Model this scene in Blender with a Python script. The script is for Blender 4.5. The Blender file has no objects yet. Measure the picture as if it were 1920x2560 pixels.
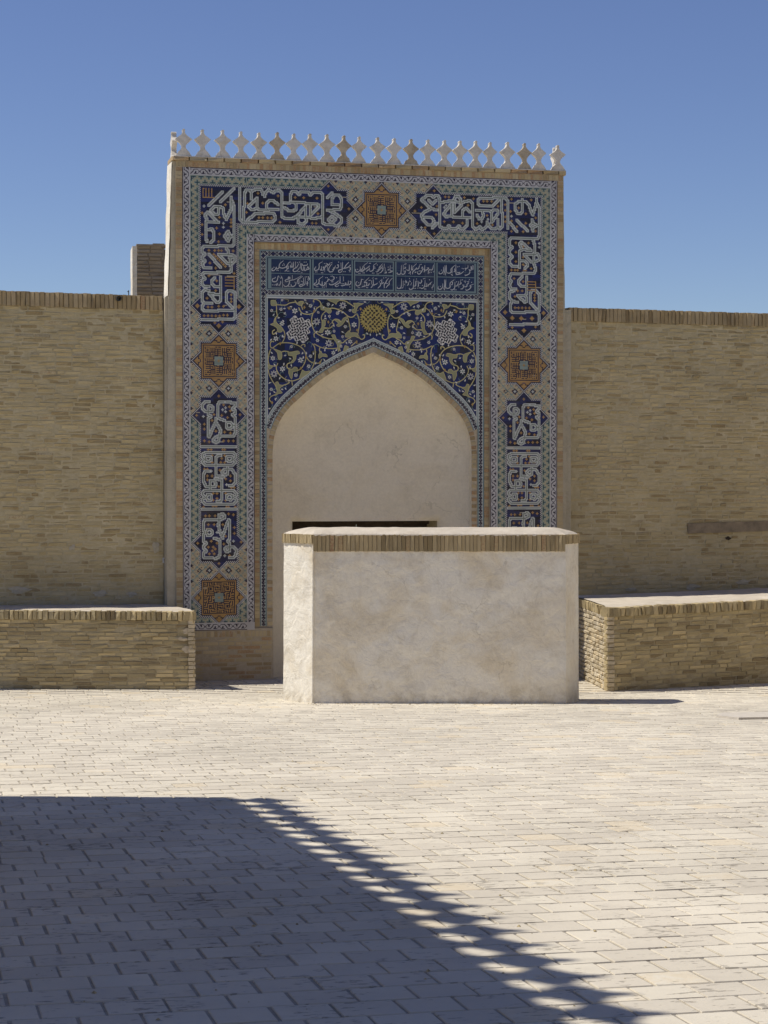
import bpy, math, random
import numpy as np
from mathutils import Vector, Matrix, noise

random.seed(7)
rng = np.random.default_rng(7)
scene = bpy.context.scene
COL = scene.collection

# ------------------------------------------------------------------ camera, sky, sun, exposure
EYE = 1.75
PSI = math.atan(0.246)
FOC = 5000.0 / 2560.0 * 36.0
PITCH = math.atan(80.0 / 5000.0)
cam_d = bpy.data.cameras.new('camera')
cam = bpy.data.objects.new('camera', cam_d)
COL.objects.link(cam)
cam.location = (0, 0, EYE)
cam.rotation_euler = (math.pi / 2 - PITCH, 0, 0)
cam_d.sensor_fit = 'VERTICAL'
cam_d.sensor_height = 36.0
cam_d.lens = FOC
cam_d.clip_start = 0.1
cam_d.clip_end = 2000
scene.camera = cam

SUN_EL = math.radians(58.0)
LIGHT_DIR = Vector((math.cos(SUN_EL) * 0.9992, -math.cos(SUN_EL) * 0.04, -math.sin(SUN_EL)))
world = bpy.data.worlds.new('World')
scene.world = world
world.use_nodes = True
wn = world.node_tree
wn.nodes.clear()
sky = wn.nodes.new('ShaderNodeTexSky')
sky.sky_type = 'NISHITA'
sky.sun_disc = False
sky.sun_elevation = SUN_EL
sky.sun_rotation = math.atan2(-LIGHT_DIR.x, -LIGHT_DIR.y)
sky.altitude = 230
sky.air_density = 0.85
sky.dust_density = 0.1
sky.ozone_density = 4.5
hsv = wn.nodes.new('ShaderNodeHueSaturation')
hsv.inputs['Hue'].default_value = 0.515
hsv.inputs['Saturation'].default_value = 1.03
bg = wn.nodes.new('ShaderNodeBackground')
bg.inputs['Strength'].default_value = 0.066
wo = wn.nodes.new('ShaderNodeOutputWorld')
wn.links.new(sky.outputs[0], hsv.inputs['Color'])
wn.links.new(hsv.outputs[0], bg.inputs[0])
wn.links.new(bg.outputs[0], wo.inputs[0])

sun_d = bpy.data.lights.new('sun', 'SUN')
sun_d.energy = 3.0
sun_d.angle = math.radians(0.46)
sun_d.color = (1.0, 0.95, 0.87)
sun = bpy.data.objects.new('sun', sun_d)
COL.objects.link(sun)
sun.rotation_euler = LIGHT_DIR.to_track_quat('-Z', 'Y').to_euler()

scene.view_settings.view_transform = 'Standard'
scene.view_settings.look = 'None'
scene.view_settings.exposure = 0.53
scene.view_settings.gamma = 1.0
scene.view_settings.use_curve_mapping = False
scene.cycles.max_bounces = 8
scene.cycles.diffuse_bounces = 5

# ------------------------------------------------------------------ frames of reference
CP, SP = math.cos(PSI), math.sin(PSI)
SLOPE = 0.042
ORI = Vector((-0.149 * CP, 29.5 - 0.149 * SP, -0.042 * 29.5))
M_COURT = Matrix.Translation(ORI) @ Matrix.Rotation(PSI, 4, 'Z')      # x along the facade, y into it, z up
_n = Vector((0, SLOPE, 1)).normalized()
_e1 = Vector((CP, SP, -SLOPE * SP)).normalized()
_e2 = _n.cross(_e1).normalized()
M_GROUND = Matrix(((_e1.x, _e2.x, _n.x, 0), (_e1.y, _e2.y, _n.y, 0), (_e1.z, _e2.z, _n.z, 0), (0, 0, 0, 1)))

def rise(y):
    """the court levels out a little towards the facade"""
    return 0.03 * min(max(0.0, y - 26.8), 5.2)

def gz(y):
    return -SLOPE * y + rise(y)

def project(p):
    """picture position (0..1, 0..1 from the top left) of a world point, to pick the pieces that show largest"""
    q = Vector(p) - Vector((0, 0, EYE))
    d = q.y * math.cos(PITCH) - q.z * math.sin(PITCH)
    if d < 0.1:
        return (-9, -9, d)
    up = q.z * math.cos(PITCH) + q.y * math.sin(PITCH)
    return (0.5 + q.x / d * 5000 / 1920, 0.5 - up / d * 5000 / 2560, d)

# ------------------------------------------------------------------ materials
def new_mat(name):
    m = bpy.data.materials.new(name)
    m.use_nodes = True
    nt = m.node_tree
    b = nt.nodes['Principled BSDF']
    b.inputs['Roughness'].default_value = 0.9
    b.inputs['Specular IOR Level'].default_value = 0.25
    return m, nt, b

def nd(nt, typ, **kw):
    n = nt.nodes.new(typ)
    for k, v in kw.items():
        setattr(n, k, v)
    return n

def noise_node(nt, scale, detail=5, rough=0.6, vec=None, dist=0.0):
    n = nd(nt, 'ShaderNodeTexNoise')
    n.inputs['Scale'].default_value = scale
    n.inputs['Detail'].default_value = detail
    n.inputs['Roughness'].default_value = rough
    n.inputs['Distortion'].default_value = dist
    if vec is not None:
        nt.links.new(vec, n.inputs['Vector'])
    return n

def world_pos(nt):
    return nd(nt, 'ShaderNodeNewGeometry').outputs['Position']

def stretch(nt, vec, sx, sy, sz):
    m = nd(nt, 'ShaderNodeVectorMath', operation='MULTIPLY')
    nt.links.new(vec, m.inputs[0])
    m.inputs[1].default_value = (sx, sy, sz)
    return m.outputs[0]

def ramp(nt, fac, stops):
    r = nd(nt, 'ShaderNodeValToRGB')
    el = r.color_ramp.elements
    while len(el) > 1:
        el.remove(el[0])
    el[0].position = stops[0][0]
    el[0].color = (*stops[0][1], 1)
    for p, c in stops[1:]:
        e = el.new(p)
        e.color = (*c, 1)
    nt.links.new(fac, r.inputs[0])
    return r.outputs[0]

def mix(nt, a, b, fac, mode='MIX'):
    m = nd(nt, 'ShaderNodeMix', data_type='RGBA', blend_type=mode)
    for sock, v in ((m.inputs[6], a), (m.inputs[7], b), (m.inputs[0], fac)):
        if isinstance(v, (int, float)):
            sock.default_value = v
        elif isinstance(v, tuple):
            sock.default_value = (*v, 1)
        else:
            nt.links.new(v, sock)
    return m.outputs[2]

def maprange(nt, v, a, b, c, d):
    m = nd(nt, 'ShaderNodeMapRange')
    nt.links.new(v, m.inputs[0])
    for i, x in enumerate((a, b, c, d)):
        m.inputs[i + 1].default_value = x
    return m.outputs[0]

def bump(nt, bsdf, height, strength=0.5, dist=0.01):
    b = nd(nt, 'ShaderNodeBump')
    b.inputs['Strength'].default_value = strength
    b.inputs['Distance'].default_value = dist
    nt.links.new(height, b.inputs['Height'])
    nt.links.new(b.outputs[0], bsdf.inputs['Normal'])

def attr(nt, name):
    return nd(nt, 'ShaderNodeAttribute', attribute_name=name)

def mat_brick(name, stops, stain=(0.09, 0.07, 0.045), stain_amt=0.35, nscale=45, bstr=0.6, smear=None, smear_amt=0.0):
    m, nt, b = new_mat(name)
    pos = world_pos(nt)
    tone = attr(nt, 'tone').outputs['Fac']
    n1 = noise_node(nt, nscale, 6, 0.7, pos)
    n2 = noise_node(nt, 3.2, 5, 0.65, pos)
    n0 = noise_node(nt, 0.9, 4, 0.6, pos)
    t2 = nd(nt, 'ShaderNodeMath', operation='MULTIPLY_ADD')
    nt.links.new(n1.outputs[0], t2.inputs[0])
    t2.inputs[1].default_value = 0.5
    nt.links.new(tone, t2.inputs[2])
    t3 = nd(nt, 'ShaderNodeMath', operation='SUBTRACT')
    nt.links.new(t2.outputs[0], t3.inputs[0])
    t3.inputs[1].default_value = 0.25
    c = ramp(nt, t3.outputs[0], stops)
    f = maprange(nt, n2.outputs[0], 0.52, 0.75, 0.0, stain_amt)
    c = mix(nt, c, stain, f)
    if smear is not None:
        n3 = noise_node(nt, 7.0, 6, 0.7, stretch(nt, pos, 0.7, 0.7, 1.6))
        f2 = maprange(nt, n3.outputs[0], 0.42, 0.62, 0.0, smear_amt)
        c = mix(nt, c, smear, f2)
    g = maprange(nt, n0.outputs[0], 0.3, 0.7, 0.86, 1.12)
    c = mix(nt, c, g, 1.0, 'MULTIPLY')
    nt.links.new(c, b.inputs['Base Color'])
    nb = noise_node(nt, 70, 8, 0.75, pos)
    bump(nt, b, nb.outputs[0], bstr, 0.012)
    return m

def mat_paving(name, stops):
    m, nt, b = new_mat(name)
    pos = world_pos(nt)
    tone = attr(nt, 'tone').outputs['Fac']
    n1 = noise_node(nt, 9, 7, 0.65, pos, 0.5)
    f = nd(nt, 'ShaderNodeMath', operation='MULTIPLY_ADD')
    nt.links.new(n1.outputs[0], f.inputs[0]); f.inputs[1].default_value = 0.36
    nt.links.new(tone, f.inputs[2])
    f2 = nd(nt, 'ShaderNodeMath', operation='SUBTRACT')
    nt.links.new(f.outputs[0], f2.inputs[0]); f2.inputs[1].default_value = 0.18
    c = ramp(nt, f2.outputs[0], stops)
    # chipped pits, drawn out along the rows
    rot = nd(nt, 'ShaderNodeVectorRotate', rotation_type='Z_AXIS')
    nt.links.new(pos, rot.inputs['Vector']); rot.inputs['Angle'].default_value = -PSI
    n2 = noise_node(nt, 22, 4, 0.6, stretch(nt, rot.outputs[0], 0.55, 1.5, 1.0))
    patchy = noise_node(nt, 2.7, 3, 0.5, pos)
    th = nd(nt, 'ShaderNodeMath', operation='MULTIPLY_ADD')
    nt.links.new(patchy.outputs[0], th.inputs[0]); th.inputs[1].default_value = 0.42
    nt.links.new(n2.outputs[0], th.inputs[2])
    pit = maprange(nt, th.outputs[0], 0.825, 0.875, 0.0, 1.0)
    c = mix(nt, c, (0.17, 0.145, 0.11), maprange(nt, pit, 0, 1, 0.0, 0.6))
    big = noise_node(nt, 0.55, 4, 0.6, pos)
    c = mix(nt, c, maprange(nt, big.outputs[0], 0.3, 0.7, 0.88, 1.1), 1.0, 'MULTIPLY')
    dirt = noise_node(nt, 3.5, 6, 0.7, pos, 0.6)
    c = mix(nt, c, (0.42, 0.375, 0.30), maprange(nt, dirt.outputs[0], 0.52, 0.74, 0.0, 0.25))
    nt.links.new(c, b.inputs['Base Color'])
    nb = noise_node(nt, 48, 8, 0.7, pos)
    h = nd(nt, 'ShaderNodeMath', operation='MULTIPLY_ADD')
    nt.links.new(pit, h.inputs[0]); h.inputs[1].default_value = -0.7
    nt.links.new(nb.outputs[0], h.inputs[2])
    bump(nt, b, h.outputs[0], 0.4, 0.006)
    return m

def mat_mortar(name, c1, c2, scale=12, bstr=0.8):
    m, nt, b = new_mat(name)
    pos = world_pos(nt)
    n1 = noise_node(nt, scale, 8, 0.7, pos)
    n2 = noise_node(nt, 1.1, 4, 0.6, pos)
    c = ramp(nt, n1.outputs[0], [(0.3, c1), (0.7, c2)])
    g = maprange(nt, n2.outputs[0], 0.3, 0.7, 0.85, 1.12)
    c = mix(nt, c, g, 1.0, 'MULTIPLY')
    nt.links.new(c, b.inputs['Base Color'])
    nb = noise_node(nt, 40, 8, 0.75, pos)
    bump(nt, b, nb.outputs[0], bstr, 0.015)
    return m

def mat_plaster(name, base, tan, amount=0.75, scale=1.5, foot=0.0, streak=0.0):
    m, nt, b = new_mat(name)
    pos = world_pos(nt)
    n1 = noise_node(nt, scale, 8, 0.62, stretch(nt, pos, 1.0, 1.0, 1.25), 0.8)
    n2 = noise_node(nt, scale * 3.7, 7, 0.7, pos, 0.4)
    n3 = noise_node(nt, 26, 6, 0.7, pos)
    f1 = maprange(nt, n1.outputs[0], 0.44, 0.68, 0.0, amount)
    f2 = maprange(nt, n2.outputs[0], 0.5, 0.72, 0.0, amount * 0.6)
    c = mix(nt, base, tan, f1)
    c = mix(nt, c, tuple(x * 0.72 for x in tan), f2)
    g = maprange(nt, n3.outputs[0], 0.3, 0.7, 0.93, 1.06)
    c = mix(nt, c, g, 1.0, 'MULTIPLY')
    if streak:
        n4 = noise_node(nt, 9.0, 3, 0.5, stretch(nt, pos, 1.0, 1.0, 0.06))
        f4 = maprange(nt, n4.outputs[0], 0.62, 0.72, 0.0, streak)
        c = mix(nt, c, tuple(x * 0.8 for x in tan), f4)
    if foot:
        sz = nd(nt, 'ShaderNodeSeparateXYZ'); nt.links.new(pos, sz.inputs[0])
        ft = maprange(nt, sz.outputs['Z'], foot, foot + 0.32, 1.0, 0.0)
        n5 = noise_node(nt, 5.0, 6, 0.7, pos, 0.5)
        fm = nd(nt, 'ShaderNodeMath', operation='MULTIPLY'); nt.links.new(ft, fm.inputs[0])
        nt.links.new(maprange(nt, n5.outputs[0], 0.42, 0.66, 0.0, 0.75), fm.inputs[1])
        c = mix(nt, c, (0.36, 0.30, 0.21), fm.outputs[0])
    # hairline cracks: cell borders in a warped space, broken up by a mask
    wv = nd(nt, 'ShaderNodeVectorMath', operation='MULTIPLY_ADD')
    wn_ = noise_node(nt, 4.0, 5, 0.6, pos)
    nt.links.new(wn_.outputs['Color'], wv.inputs[0]); wv.inputs[1].default_value = (0.35, 0.35, 0.35)
    nt.links.new(pos, wv.inputs[2])
    vo = nd(nt, 'ShaderNodeTexVoronoi', feature='DISTANCE_TO_EDGE')
    vo.inputs['Scale'].default_value = 1.35
    nt.links.new(wv.outputs[0], vo.inputs['Vector'])
    ck = maprange(nt, vo.outputs['Distance'], 0.004, 0.010, 1.0, 0.0)
    mk = noise_node(nt, 1.9, 3, 0.5, pos)
    mm_ = maprange(nt, mk.outputs[0], 0.54, 0.62, 0.0, 0.38)
    cm = nd(nt, 'ShaderNodeMath', operation='MULTIPLY')
    nt.links.new(ck, cm.inputs[0]); nt.links.new(mm_, cm.inputs[1])
    c = mix(nt, c, tuple(x * 0.55 for x in tan), cm.outputs[0])
    nt.links.new(c, b.inputs['Base Color'])
    nb1 = noise_node(nt, 5.5, 8, 0.62, pos, 0.7)
    nb2 = noise_node(nt, 60, 6, 0.7, pos)
    add = nd(nt, 'ShaderNodeMath', operation='MULTIPLY_ADD')
    nt.links.new(nb2.outputs[0], add.inputs[0])
    add.inputs[1].default_value = 0.12
    nt.links.new(nb1.outputs[0], add.inputs[2])
    bump(nt, b, add.outputs[0], 0.55, 0.05)
    return m

def mat_tile(name, rough=0.34):
    m, nt, b = new_mat(name)
    c = attr(nt, 'Col').outputs['Color']
    pos = world_pos(nt)
    n = noise_node(nt, 2.6, 5, 0.65, pos)
    g = maprange(nt, n.outputs[0], 0.3, 0.7, 0.88, 1.1)
    c = mix(nt, c, g, 1.0, 'MULTIPLY')
    n2 = noise_node(nt, 1.7, 6, 0.7, pos)
    c = mix(nt, c, (0.30, 0.25, 0.18), maprange(nt, n2.outputs[0], 0.5, 0.8, 0.0, 0.22))     # dust
    nt.links.new(c, b.inputs['Base Color'])
    b.inputs['Roughness'].default_value = rough
    b.inputs['Specular IOR Level'].default_value = 0.35
    return m

def mat_plain(name, col, scale=20, var=0.2, rough=0.9):
    m, nt, b = new_mat(name)
    n = noise_node(nt, scale, 6, 0.65, world_pos(nt))
    c = ramp(nt, n.outputs[0], [(0.3, tuple(x * (1 - var) for x in col)), (0.7, tuple(x * (1 + var) for x in col))])
    nt.links.new(c, b.inputs['Base Color'])
    b.inputs['Roughness'].default_value = rough
    bump(nt, b, n.outputs[0], 0.3, 0.01)
    return m

WALL_STOPS = [(0.0, (0.34, 0.25, 0.12)), (0.25, (0.45, 0.35, 0.175)), (0.6, (0.51, 0.41, 0.22)), (0.9, (0.55, 0.455, 0.26)), (1.0, (0.37, 0.225, 0.11))]
BENCH_STOPS = [(0.0, (0.26, 0.20, 0.11)), (0.3, (0.39, 0.315, 0.175)), (0.65, (0.47, 0.385, 0.22)), (1.0, (0.58, 0.46, 0.25))]
EDGE_STOPS = [(0.0, (0.34, 0.245, 0.13)), (0.4, (0.45, 0.355, 0.20)), (0.8, (0.52, 0.425, 0.26)), (1.0, (0.40, 0.25, 0.13))]
CAP_STOPS = [(0.0, (0.30, 0.22, 0.12)), (0.35, (0.37, 0.28, 0.15)), (0.7, (0.43, 0.33, 0.185)), (0.92, (0.47, 0.365, 0.21)), (1.0, (0.38, 0.23, 0.13))]
PAVE_STOPS = [(0.0, (0.575, 0.52, 0.42)), (0.3, (0.615, 0.555, 0.445)), (0.7, (0.66, 0.60, 0.48)), (0.88, (0.69, 0.63, 0.505)), (0.93, (0.68, 0.595, 0.445)), (1.0, (0.65, 0.555, 0.40))]
MATS = dict(
    wall=mat_brick('wall_brick', WALL_STOPS, stain_amt=0.3, smear=(0.57, 0.485, 0.305), smear_amt=0.35),
    bench=mat_brick('platform_brick', BENCH_STOPS, stain_amt=0.35),
    edge=mat_brick('edging_brick', EDGE_STOPS, stain_amt=0.25, bstr=0.3),
    cap=mat_brick('coping_brick', CAP_STOPS, stain_amt=0.35),
    dark=mat_brick('weathered_brick', [(0, (0.24, 0.19, 0.135)), (1, (0.36, 0.295, 0.21))], stain_amt=0.3, smear=(0.36, 0.30, 0.225), smear_amt=0.9),
    mortar=mat_mortar('wall_mortar', (0.47, 0.39, 0.225), (0.60, 0.515, 0.33)),
    benchmortar=mat_mortar('platform_mortar', (0.33, 0.27, 0.16), (0.48, 0.405, 0.26)),
    edgemortar=mat_mortar('edging_mortar', (0.42, 0.345, 0.235), (0.53, 0.45, 0.33), 20, 0.3),
    mud=mat_mortar('mud_coat', (0.50, 0.43, 0.33), (0.66, 0.59, 0.48), 6, 0.6),
    white=mat_plaster('white_plaster', (0.84, 0.79, 0.675), (0.70, 0.60, 0.43), 0.8, 1.15, foot=-1.08, streak=0.12),
    niche=mat_plaster('niche_plaster', (0.78, 0.70, 0.55), (0.70, 0.605, 0.435), 0.6, 0.7),
    grey=mat_plaster('grey_plaster', (0.50, 0.445, 0.33), (0.40, 0.345, 0.235), 0.6, 2.0),
    merlon=mat_plaster('merlon_plaster', (0.70, 0.655, 0.58), (0.50, 0.425, 0.31), 0.65, 3.5),
    merlond=mat_plaster('stained_plaster', (0.54, 0.46, 0.34), (0.38, 0.305, 0.205), 0.9, 3.5),
    tile=mat_tile('glazed_tile'),
    pave=mat_paving('paving_tile', PAVE_STOPS),
    joint=mat_mortar('paving_joint', (0.33, 0.295, 0.235), (0.48, 0.435, 0.355), 14, 0.5),
    wood=mat_plain('grey_timber', (0.27, 0.215, 0.145), 9, 0.3),
    darkwood=mat_plain('door_timber', (0.055, 0.04, 0.028), 9, 0.3),
    metal=mat_plain('rusty_metal', (0.05, 0.05, 0.05), 30, 0.3, 0.6),
    plate=mat_plain('plate_white', (0.62, 0.62, 0.60), 30, 0.08, 0.5),
    black=mat_plain('plate_black', (0.03, 0.03, 0.03), 30, 0.1, 0.5),
    slab=mat_plain('slab_stone', (0.56, 0.51, 0.43), 12, 0.12),
)

# ------------------------------------------------------------------ mesh and object helpers
def link(name, me, mat=None, parent=None, loc=None, kind=None):
    o = bpy.data.objects.new(name, me)
    COL.objects.link(o)
    if mat is not None and me is not None and not me.materials:
        me.materials.append(MATS[mat] if isinstance(mat, str) else mat)
    if parent is not None:
        o.parent = parent
    if loc is not None:
        o.matrix_local = loc if isinstance(loc, Matrix) else Matrix.Translation(loc)
    if kind:
        o['kind'] = kind
    return o

def thing(name, label, cat, mat=None, group=None):
    o = bpy.data.objects.new(name, None)
    o.empty_display_size = 0.3
    COL.objects.link(o)
    if mat is not None:
        o.matrix_world = mat
    o['label'] = label
    o['category'] = cat
    o['kind'] = 'thing'
    if group:
        o['group'] = group
    return o

class MB:
    """collects quads and polygons (with a tone or a colour each) and builds ONE mesh object"""
    def __init__(s):
        s.v = []; s.f = []; s.t = []; s.c = []
    def quad(s, a, b, c, d, tone=0.5, col=None):
        n = len(s.v)
        s.v += [a, b, c, d]
        s.f.append((n, n + 1, n + 2, n + 3)); s.t.append(tone); s.c.append(col)
    def poly(s, pts, tone=0.5, col=None):
        n = len(s.v)
        s.v += list(pts)
        s.f.append(tuple(range(n, n + len(pts)))); s.t.append(tone); s.c.append(col)
    def grid(s, P, tone=0.5, col=None):
        """P[i][j] points -> welded quads"""
        n = len(s.v); h = len(P); w = len(P[0])
        for r in P:
            s.v += list(r)
        for i in range(h - 1):
            for j in range(w - 1):
                a = n + i * w + j
                s.f.append((a, a + 1, a + w + 1, a + w)); s.t.append(tone); s.c.append(col)
    def box(s, x0, x1, y0, y1, z0, z1, tone=0.5, col=None):
        n = len(s.v)
        s.v += [(x0, y0, z0), (x1, y0, z0), (x1, y1, z0), (x0, y1, z0), (x0, y0, z1), (x1, y0, z1), (x1, y1, z1), (x0, y1, z1)]
        for q in ((0, 3, 2, 1), (4, 5, 6, 7), (0, 1, 5, 4), (1, 2, 6, 5), (2, 3, 7, 6), (3, 0, 4, 7)):
            s.f.append(tuple(n + k for k in q)); s.t.append(tone); s.c.append(col)
    def addmesh(s, verts, faces, tone=0.5, col=None):
        n = len(s.v)
        s.v += verts
        for q in faces:
            s.f.append(tuple(n + k for k in q)); s.t.append(tone); s.c.append(col)
    def mesh(s, name, smooth=False):
        me = bpy.data.meshes.new(name)
        me.from_pydata(s.v, [], s.f)
        if any(c is not None for c in s.c):
            a = me.attributes.new('Col', 'FLOAT_COLOR', 'FACE')
            a.data.foreach_set('color', np.array([(*(c or (0.5, 0.5, 0.5)), 1.0) for c in s.c], dtype=np.float32).ravel())
        else:
            a = me.attributes.new('tone', 'FLOAT', 'FACE')
            a.data.foreach_set('value', np.array(s.t, dtype=np.float32))
        if smooth:
            me.polygons.foreach_set('use_smooth', np.ones(len(me.polygons), dtype=bool))
        me.update()
        return me
    def build(s, name, mat, parent=None, loc=None, kind=None, smooth=False):
        return link(name, s.mesh(name, smooth), mat, parent, loc, kind)

# a brick: unit size in x (length) and z (height), front face at y = 0 looking to -y, depth 1; edges chipped, corners uneven
def brick_geo(ch, jx, jz, jy, r):
    def J(a):
        return (r.random() * 2 - 1) * a
    chx, chz = ch
    corner = [(-0.5, -0.5), (0.5, -0.5), (0.5, 0.5), (-0.5, 0.5)]
    fr = [(x * (1 - 2 * chx) + J(jx), J(jy), z * (1 - 2 * chz) + J(jz)) for x, z in corner]
    md = [(x + J(jx), 0.12 + abs(J(jy)), z + J(jz)) for x, z in corner]
    bk = [(x * 0.98, 1.0, z * 0.98) for x, z in corner]
    f = [(0, 1, 2, 3)]
    for k in range(4):
        f.append((k, 4 + k, 4 + (k + 1) % 4, (k + 1) % 4))
        f.append((4 + k, 8 + k, 8 + (k + 1) % 4, 4 + (k + 1) % 4))
    return fr + md + bk, f

def brick_set(name, mat, n, ch, jx, jz, jy, seed):
    r = random.Random(seed)
    out = []
    for k in range(n):
        v, f = brick_geo(ch, jx, jz, jy, r)
        t = r.random()
        mb = MB(); mb.addmesh(v, f, t)
        me = mb.mesh(name)
        me.materials.append(MATS[mat])
        out.append((v, f, t, me))
    return out

def lay(bricks, variants, root, M_root, limit, part='brick', stuff_name='brick_mass', stuff_mat='wall', hide=None, tone_fn=None, r=random):
    """bricks: (centre x, front y, centre z, length, depth, height, tilt, [face rotation about z]) in root space.  The LIMIT that show
    largest become parts, the rest one joined part."""
    scored = []
    for b in bricks:
        px, py, d = project(M_root @ Vector((b[0], b[1], b[2])))
        vis = -0.02 < px < 1.02 and -0.02 < py < 1.02 and not (hide and hide(b))
        scored.append((b[3] * b[5] / max(d, 1) ** 2 if vis else -1, b))
    order = sorted(range(len(scored)), key=lambda i: -scored[i][0])
    chosen = set(i for i in order[:limit] if scored[i][0] > 0)
    mb = MB(); npart = 0
    for i, (s, b) in enumerate(scored):
        v, f, t, me = variants[r.randrange(len(variants))]
        rz = b[7] if len(b) > 7 else 0.0
        if i in chosen:
            o = bpy.data.objects.new(part, me)
            COL.objects.link(o)
            o.parent = root
            o.location = (b[0], b[1], b[2])
            o.rotation_euler = (0, b[6], rz)
            o.scale = (b[3], b[4], b[5])
            npart += 1
        else:
            c, sn = math.cos(b[6]), math.sin(b[6])
            c2, s2 = math.cos(rz), math.sin(rz)
            vs = []
            for x, y, z in v:
                x *= b[3]; y *= b[4]; z *= b[5]
                x, z = x * c + z * sn, -x * sn + z * c
                x, y = x * c2 - y * s2, x * s2 + y * c2
                vs.append((b[0] + x, b[1] + y, b[2] + z))
            mb.addmesh(vs, f, t)
    if mb.v:
        mb.build(stuff_name, stuff_mat, root, kind='stuff')
    return npart

def noisy(p, amp, sc, seed=0.0):
    v = noise.noise_vector(Vector((p[0] * sc + seed, p[1] * sc, p[2] * sc))) * amp
    return (p[0] + v.x, p[1] + v.y, p[2] + v.z)

def fbm(x, y, z, oct=4):
    return noise.fractal(Vector((x, y, z)), 1.0, 2.0, oct)

# ------------------------------------------------------------------ ground: sloping court paved with square tiles
gb = MB()
_as = [-160, -60] + [x * 1.0 for x in range(-24, 25)] + [60, 160]
_bs = [-120, -30] + [y * 1.0 for y in range(-10, 20)] + [20 + y * 0.5 for y in range(0, 33)] + [50, 160]
gb.grid([[(a, b, -0.0065 + rise((M_GROUND @ Vector((a, b, 0))).y)) for a in _as] for b in _bs])
ground = gb.build('ground', 'joint', None, M_GROUND)
ground['kind'] = 'structure'
Gi = M_GROUND.inverted()
PITCH_T = 0.2525
ROW0 = (Gi @ Vector((-1.464, 7.627, gz(7.627)))).y          # a row joint runs through here
CX0 = (Gi @ Vector((-1.34, 7.8, gz(7.8)))).x                # a cross joint in the row beyond it

def paver_geo(r):
    def J(a):
        return (r.random() * 2 - 1) * a
    c = [(-0.5, -0.5), (0.5, -0.5), (0.5, 0.5), (-0.5, 0.5)]
    tilt = [J(0.03) for _ in range(4)]
    top = [(x * 0.982 + J(0.006), y * 0.982 + J(0.006), 1.0 + tilt[k]) for k, (x, y) in enumerate(c)]
    md = [(x + J(0.006), y + J(0.006), 0.86 + tilt[k]) for k, (x, y) in enumerate(c)]
    bk = [(x, y, 0.0) for x, y in c]
    f = [(0, 1, 2, 3)]
    for k in range(4):
        f.append((k, 4 + k, 4 + (k + 1) % 4, (k + 1) % 4))
        f.append((4 + k, 8 + k, 8 + (k + 1) % 4, 4 + (k + 1) % 4))
    return top + md + bk, f

pr = random.Random(11)
pv = []
for k in range(30):
    v, f = paver_geo(pr)
    t = pr.random()
    t = 0.12 + t * 0.70 if pr.random() < 0.92 else 0.9 + 0.08 * pr.random()
    mb = MB(); mb.addmesh(v, f, t)
    me = mb.mesh('paver'); me.materials.append(MATS['pave'])
    pv.append((v, f, t, me))
slots = []
for row in range(-24, 104):
    b0 = ROW0 + row * PITCH_T
    off = CX0 + (0.5 * PITCH_T if row % 2 else 0.0) + (pr.random() - 0.5) * 0.035
    a = off - 48 * PITCH_T
    while a < 14.0:
        L = PITCH_T * (1 + (pr.random() - 0.5) * 0.05)
        slots.append((a + L / 2, b0 + PITCH_T / 2 + (pr.random() - 0.5) * 0.0015, L - 0.008 - pr.random() * 0.014, PITCH_T - 0.016 - pr.random() * 0.003, (pr.random() - 0.5) * 0.009))
        a += L
rank = []
for i, s_ in enumerate(slots):
    w = M_GROUND @ Vector((s_[0], s_[1], 0))
    px, py, d = project(w)
    rank.append((1.0 / d if (0 < px < 1 and 0 < py < 1.0) else -1, i))
rank.sort(reverse=True)
near = set(i for sc_, i in rank[:300] if sc_ > 0)
mb = MB()
for i, (a, b, la, lb, rot) in enumerate(slots):
    v, f, t, me = pv[pr.randrange(len(pv))]
    h = 0.031 + (pr.random() - 0.5) * 0.0024
    if i in near:
        o = bpy.data.objects.new('paving_tile', me)
        COL.objects.link(o)
        o.parent = ground
        o.location = (a, b, -0.031 + rise((M_GROUND @ Vector((a, b, 0))).y))
        o.rotation_euler = (0, 0, rot)
        o.scale = (la, lb, h)
    else:
        c, s_ = math.cos(rot), math.sin(rot)
        zr = -0.031 + rise((M_GROUND @ Vector((a, b, 0))).y)
        mb.addmesh([(a + x * la * c - y * lb * s_, b + x * la * s_ + y * lb * c, zr + z * h) for x, y, z in v], f, t)
mb.build('paving_tile_field', 'pave', ground, kind='stuff')

# ------------------------------------------------------------------ brick variants
V_WALL = brick_set('brick', 'wall', 40, (0.012, 0.10), 0.03, 0.10, 0.10, 21)
V_BENCH = brick_set('brick', 'bench', 40, (0.03, 0.12), 0.03, 0.07, 0.10, 22)
V_CAP = brick_set('coping_brick', 'cap', 30, (0.05, 0.015), 0.03, 0.012, 0.05, 23)
V_EDGE = brick_set('edging_brick', 'edge', 24, (0.03, 0.05), 0.015, 0.03, 0.04, 24)
V_DARK = brick_set('brick', 'dark', 16, (0.03, 0.10), 0.02, 0.08, 0.08, 25)

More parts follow.
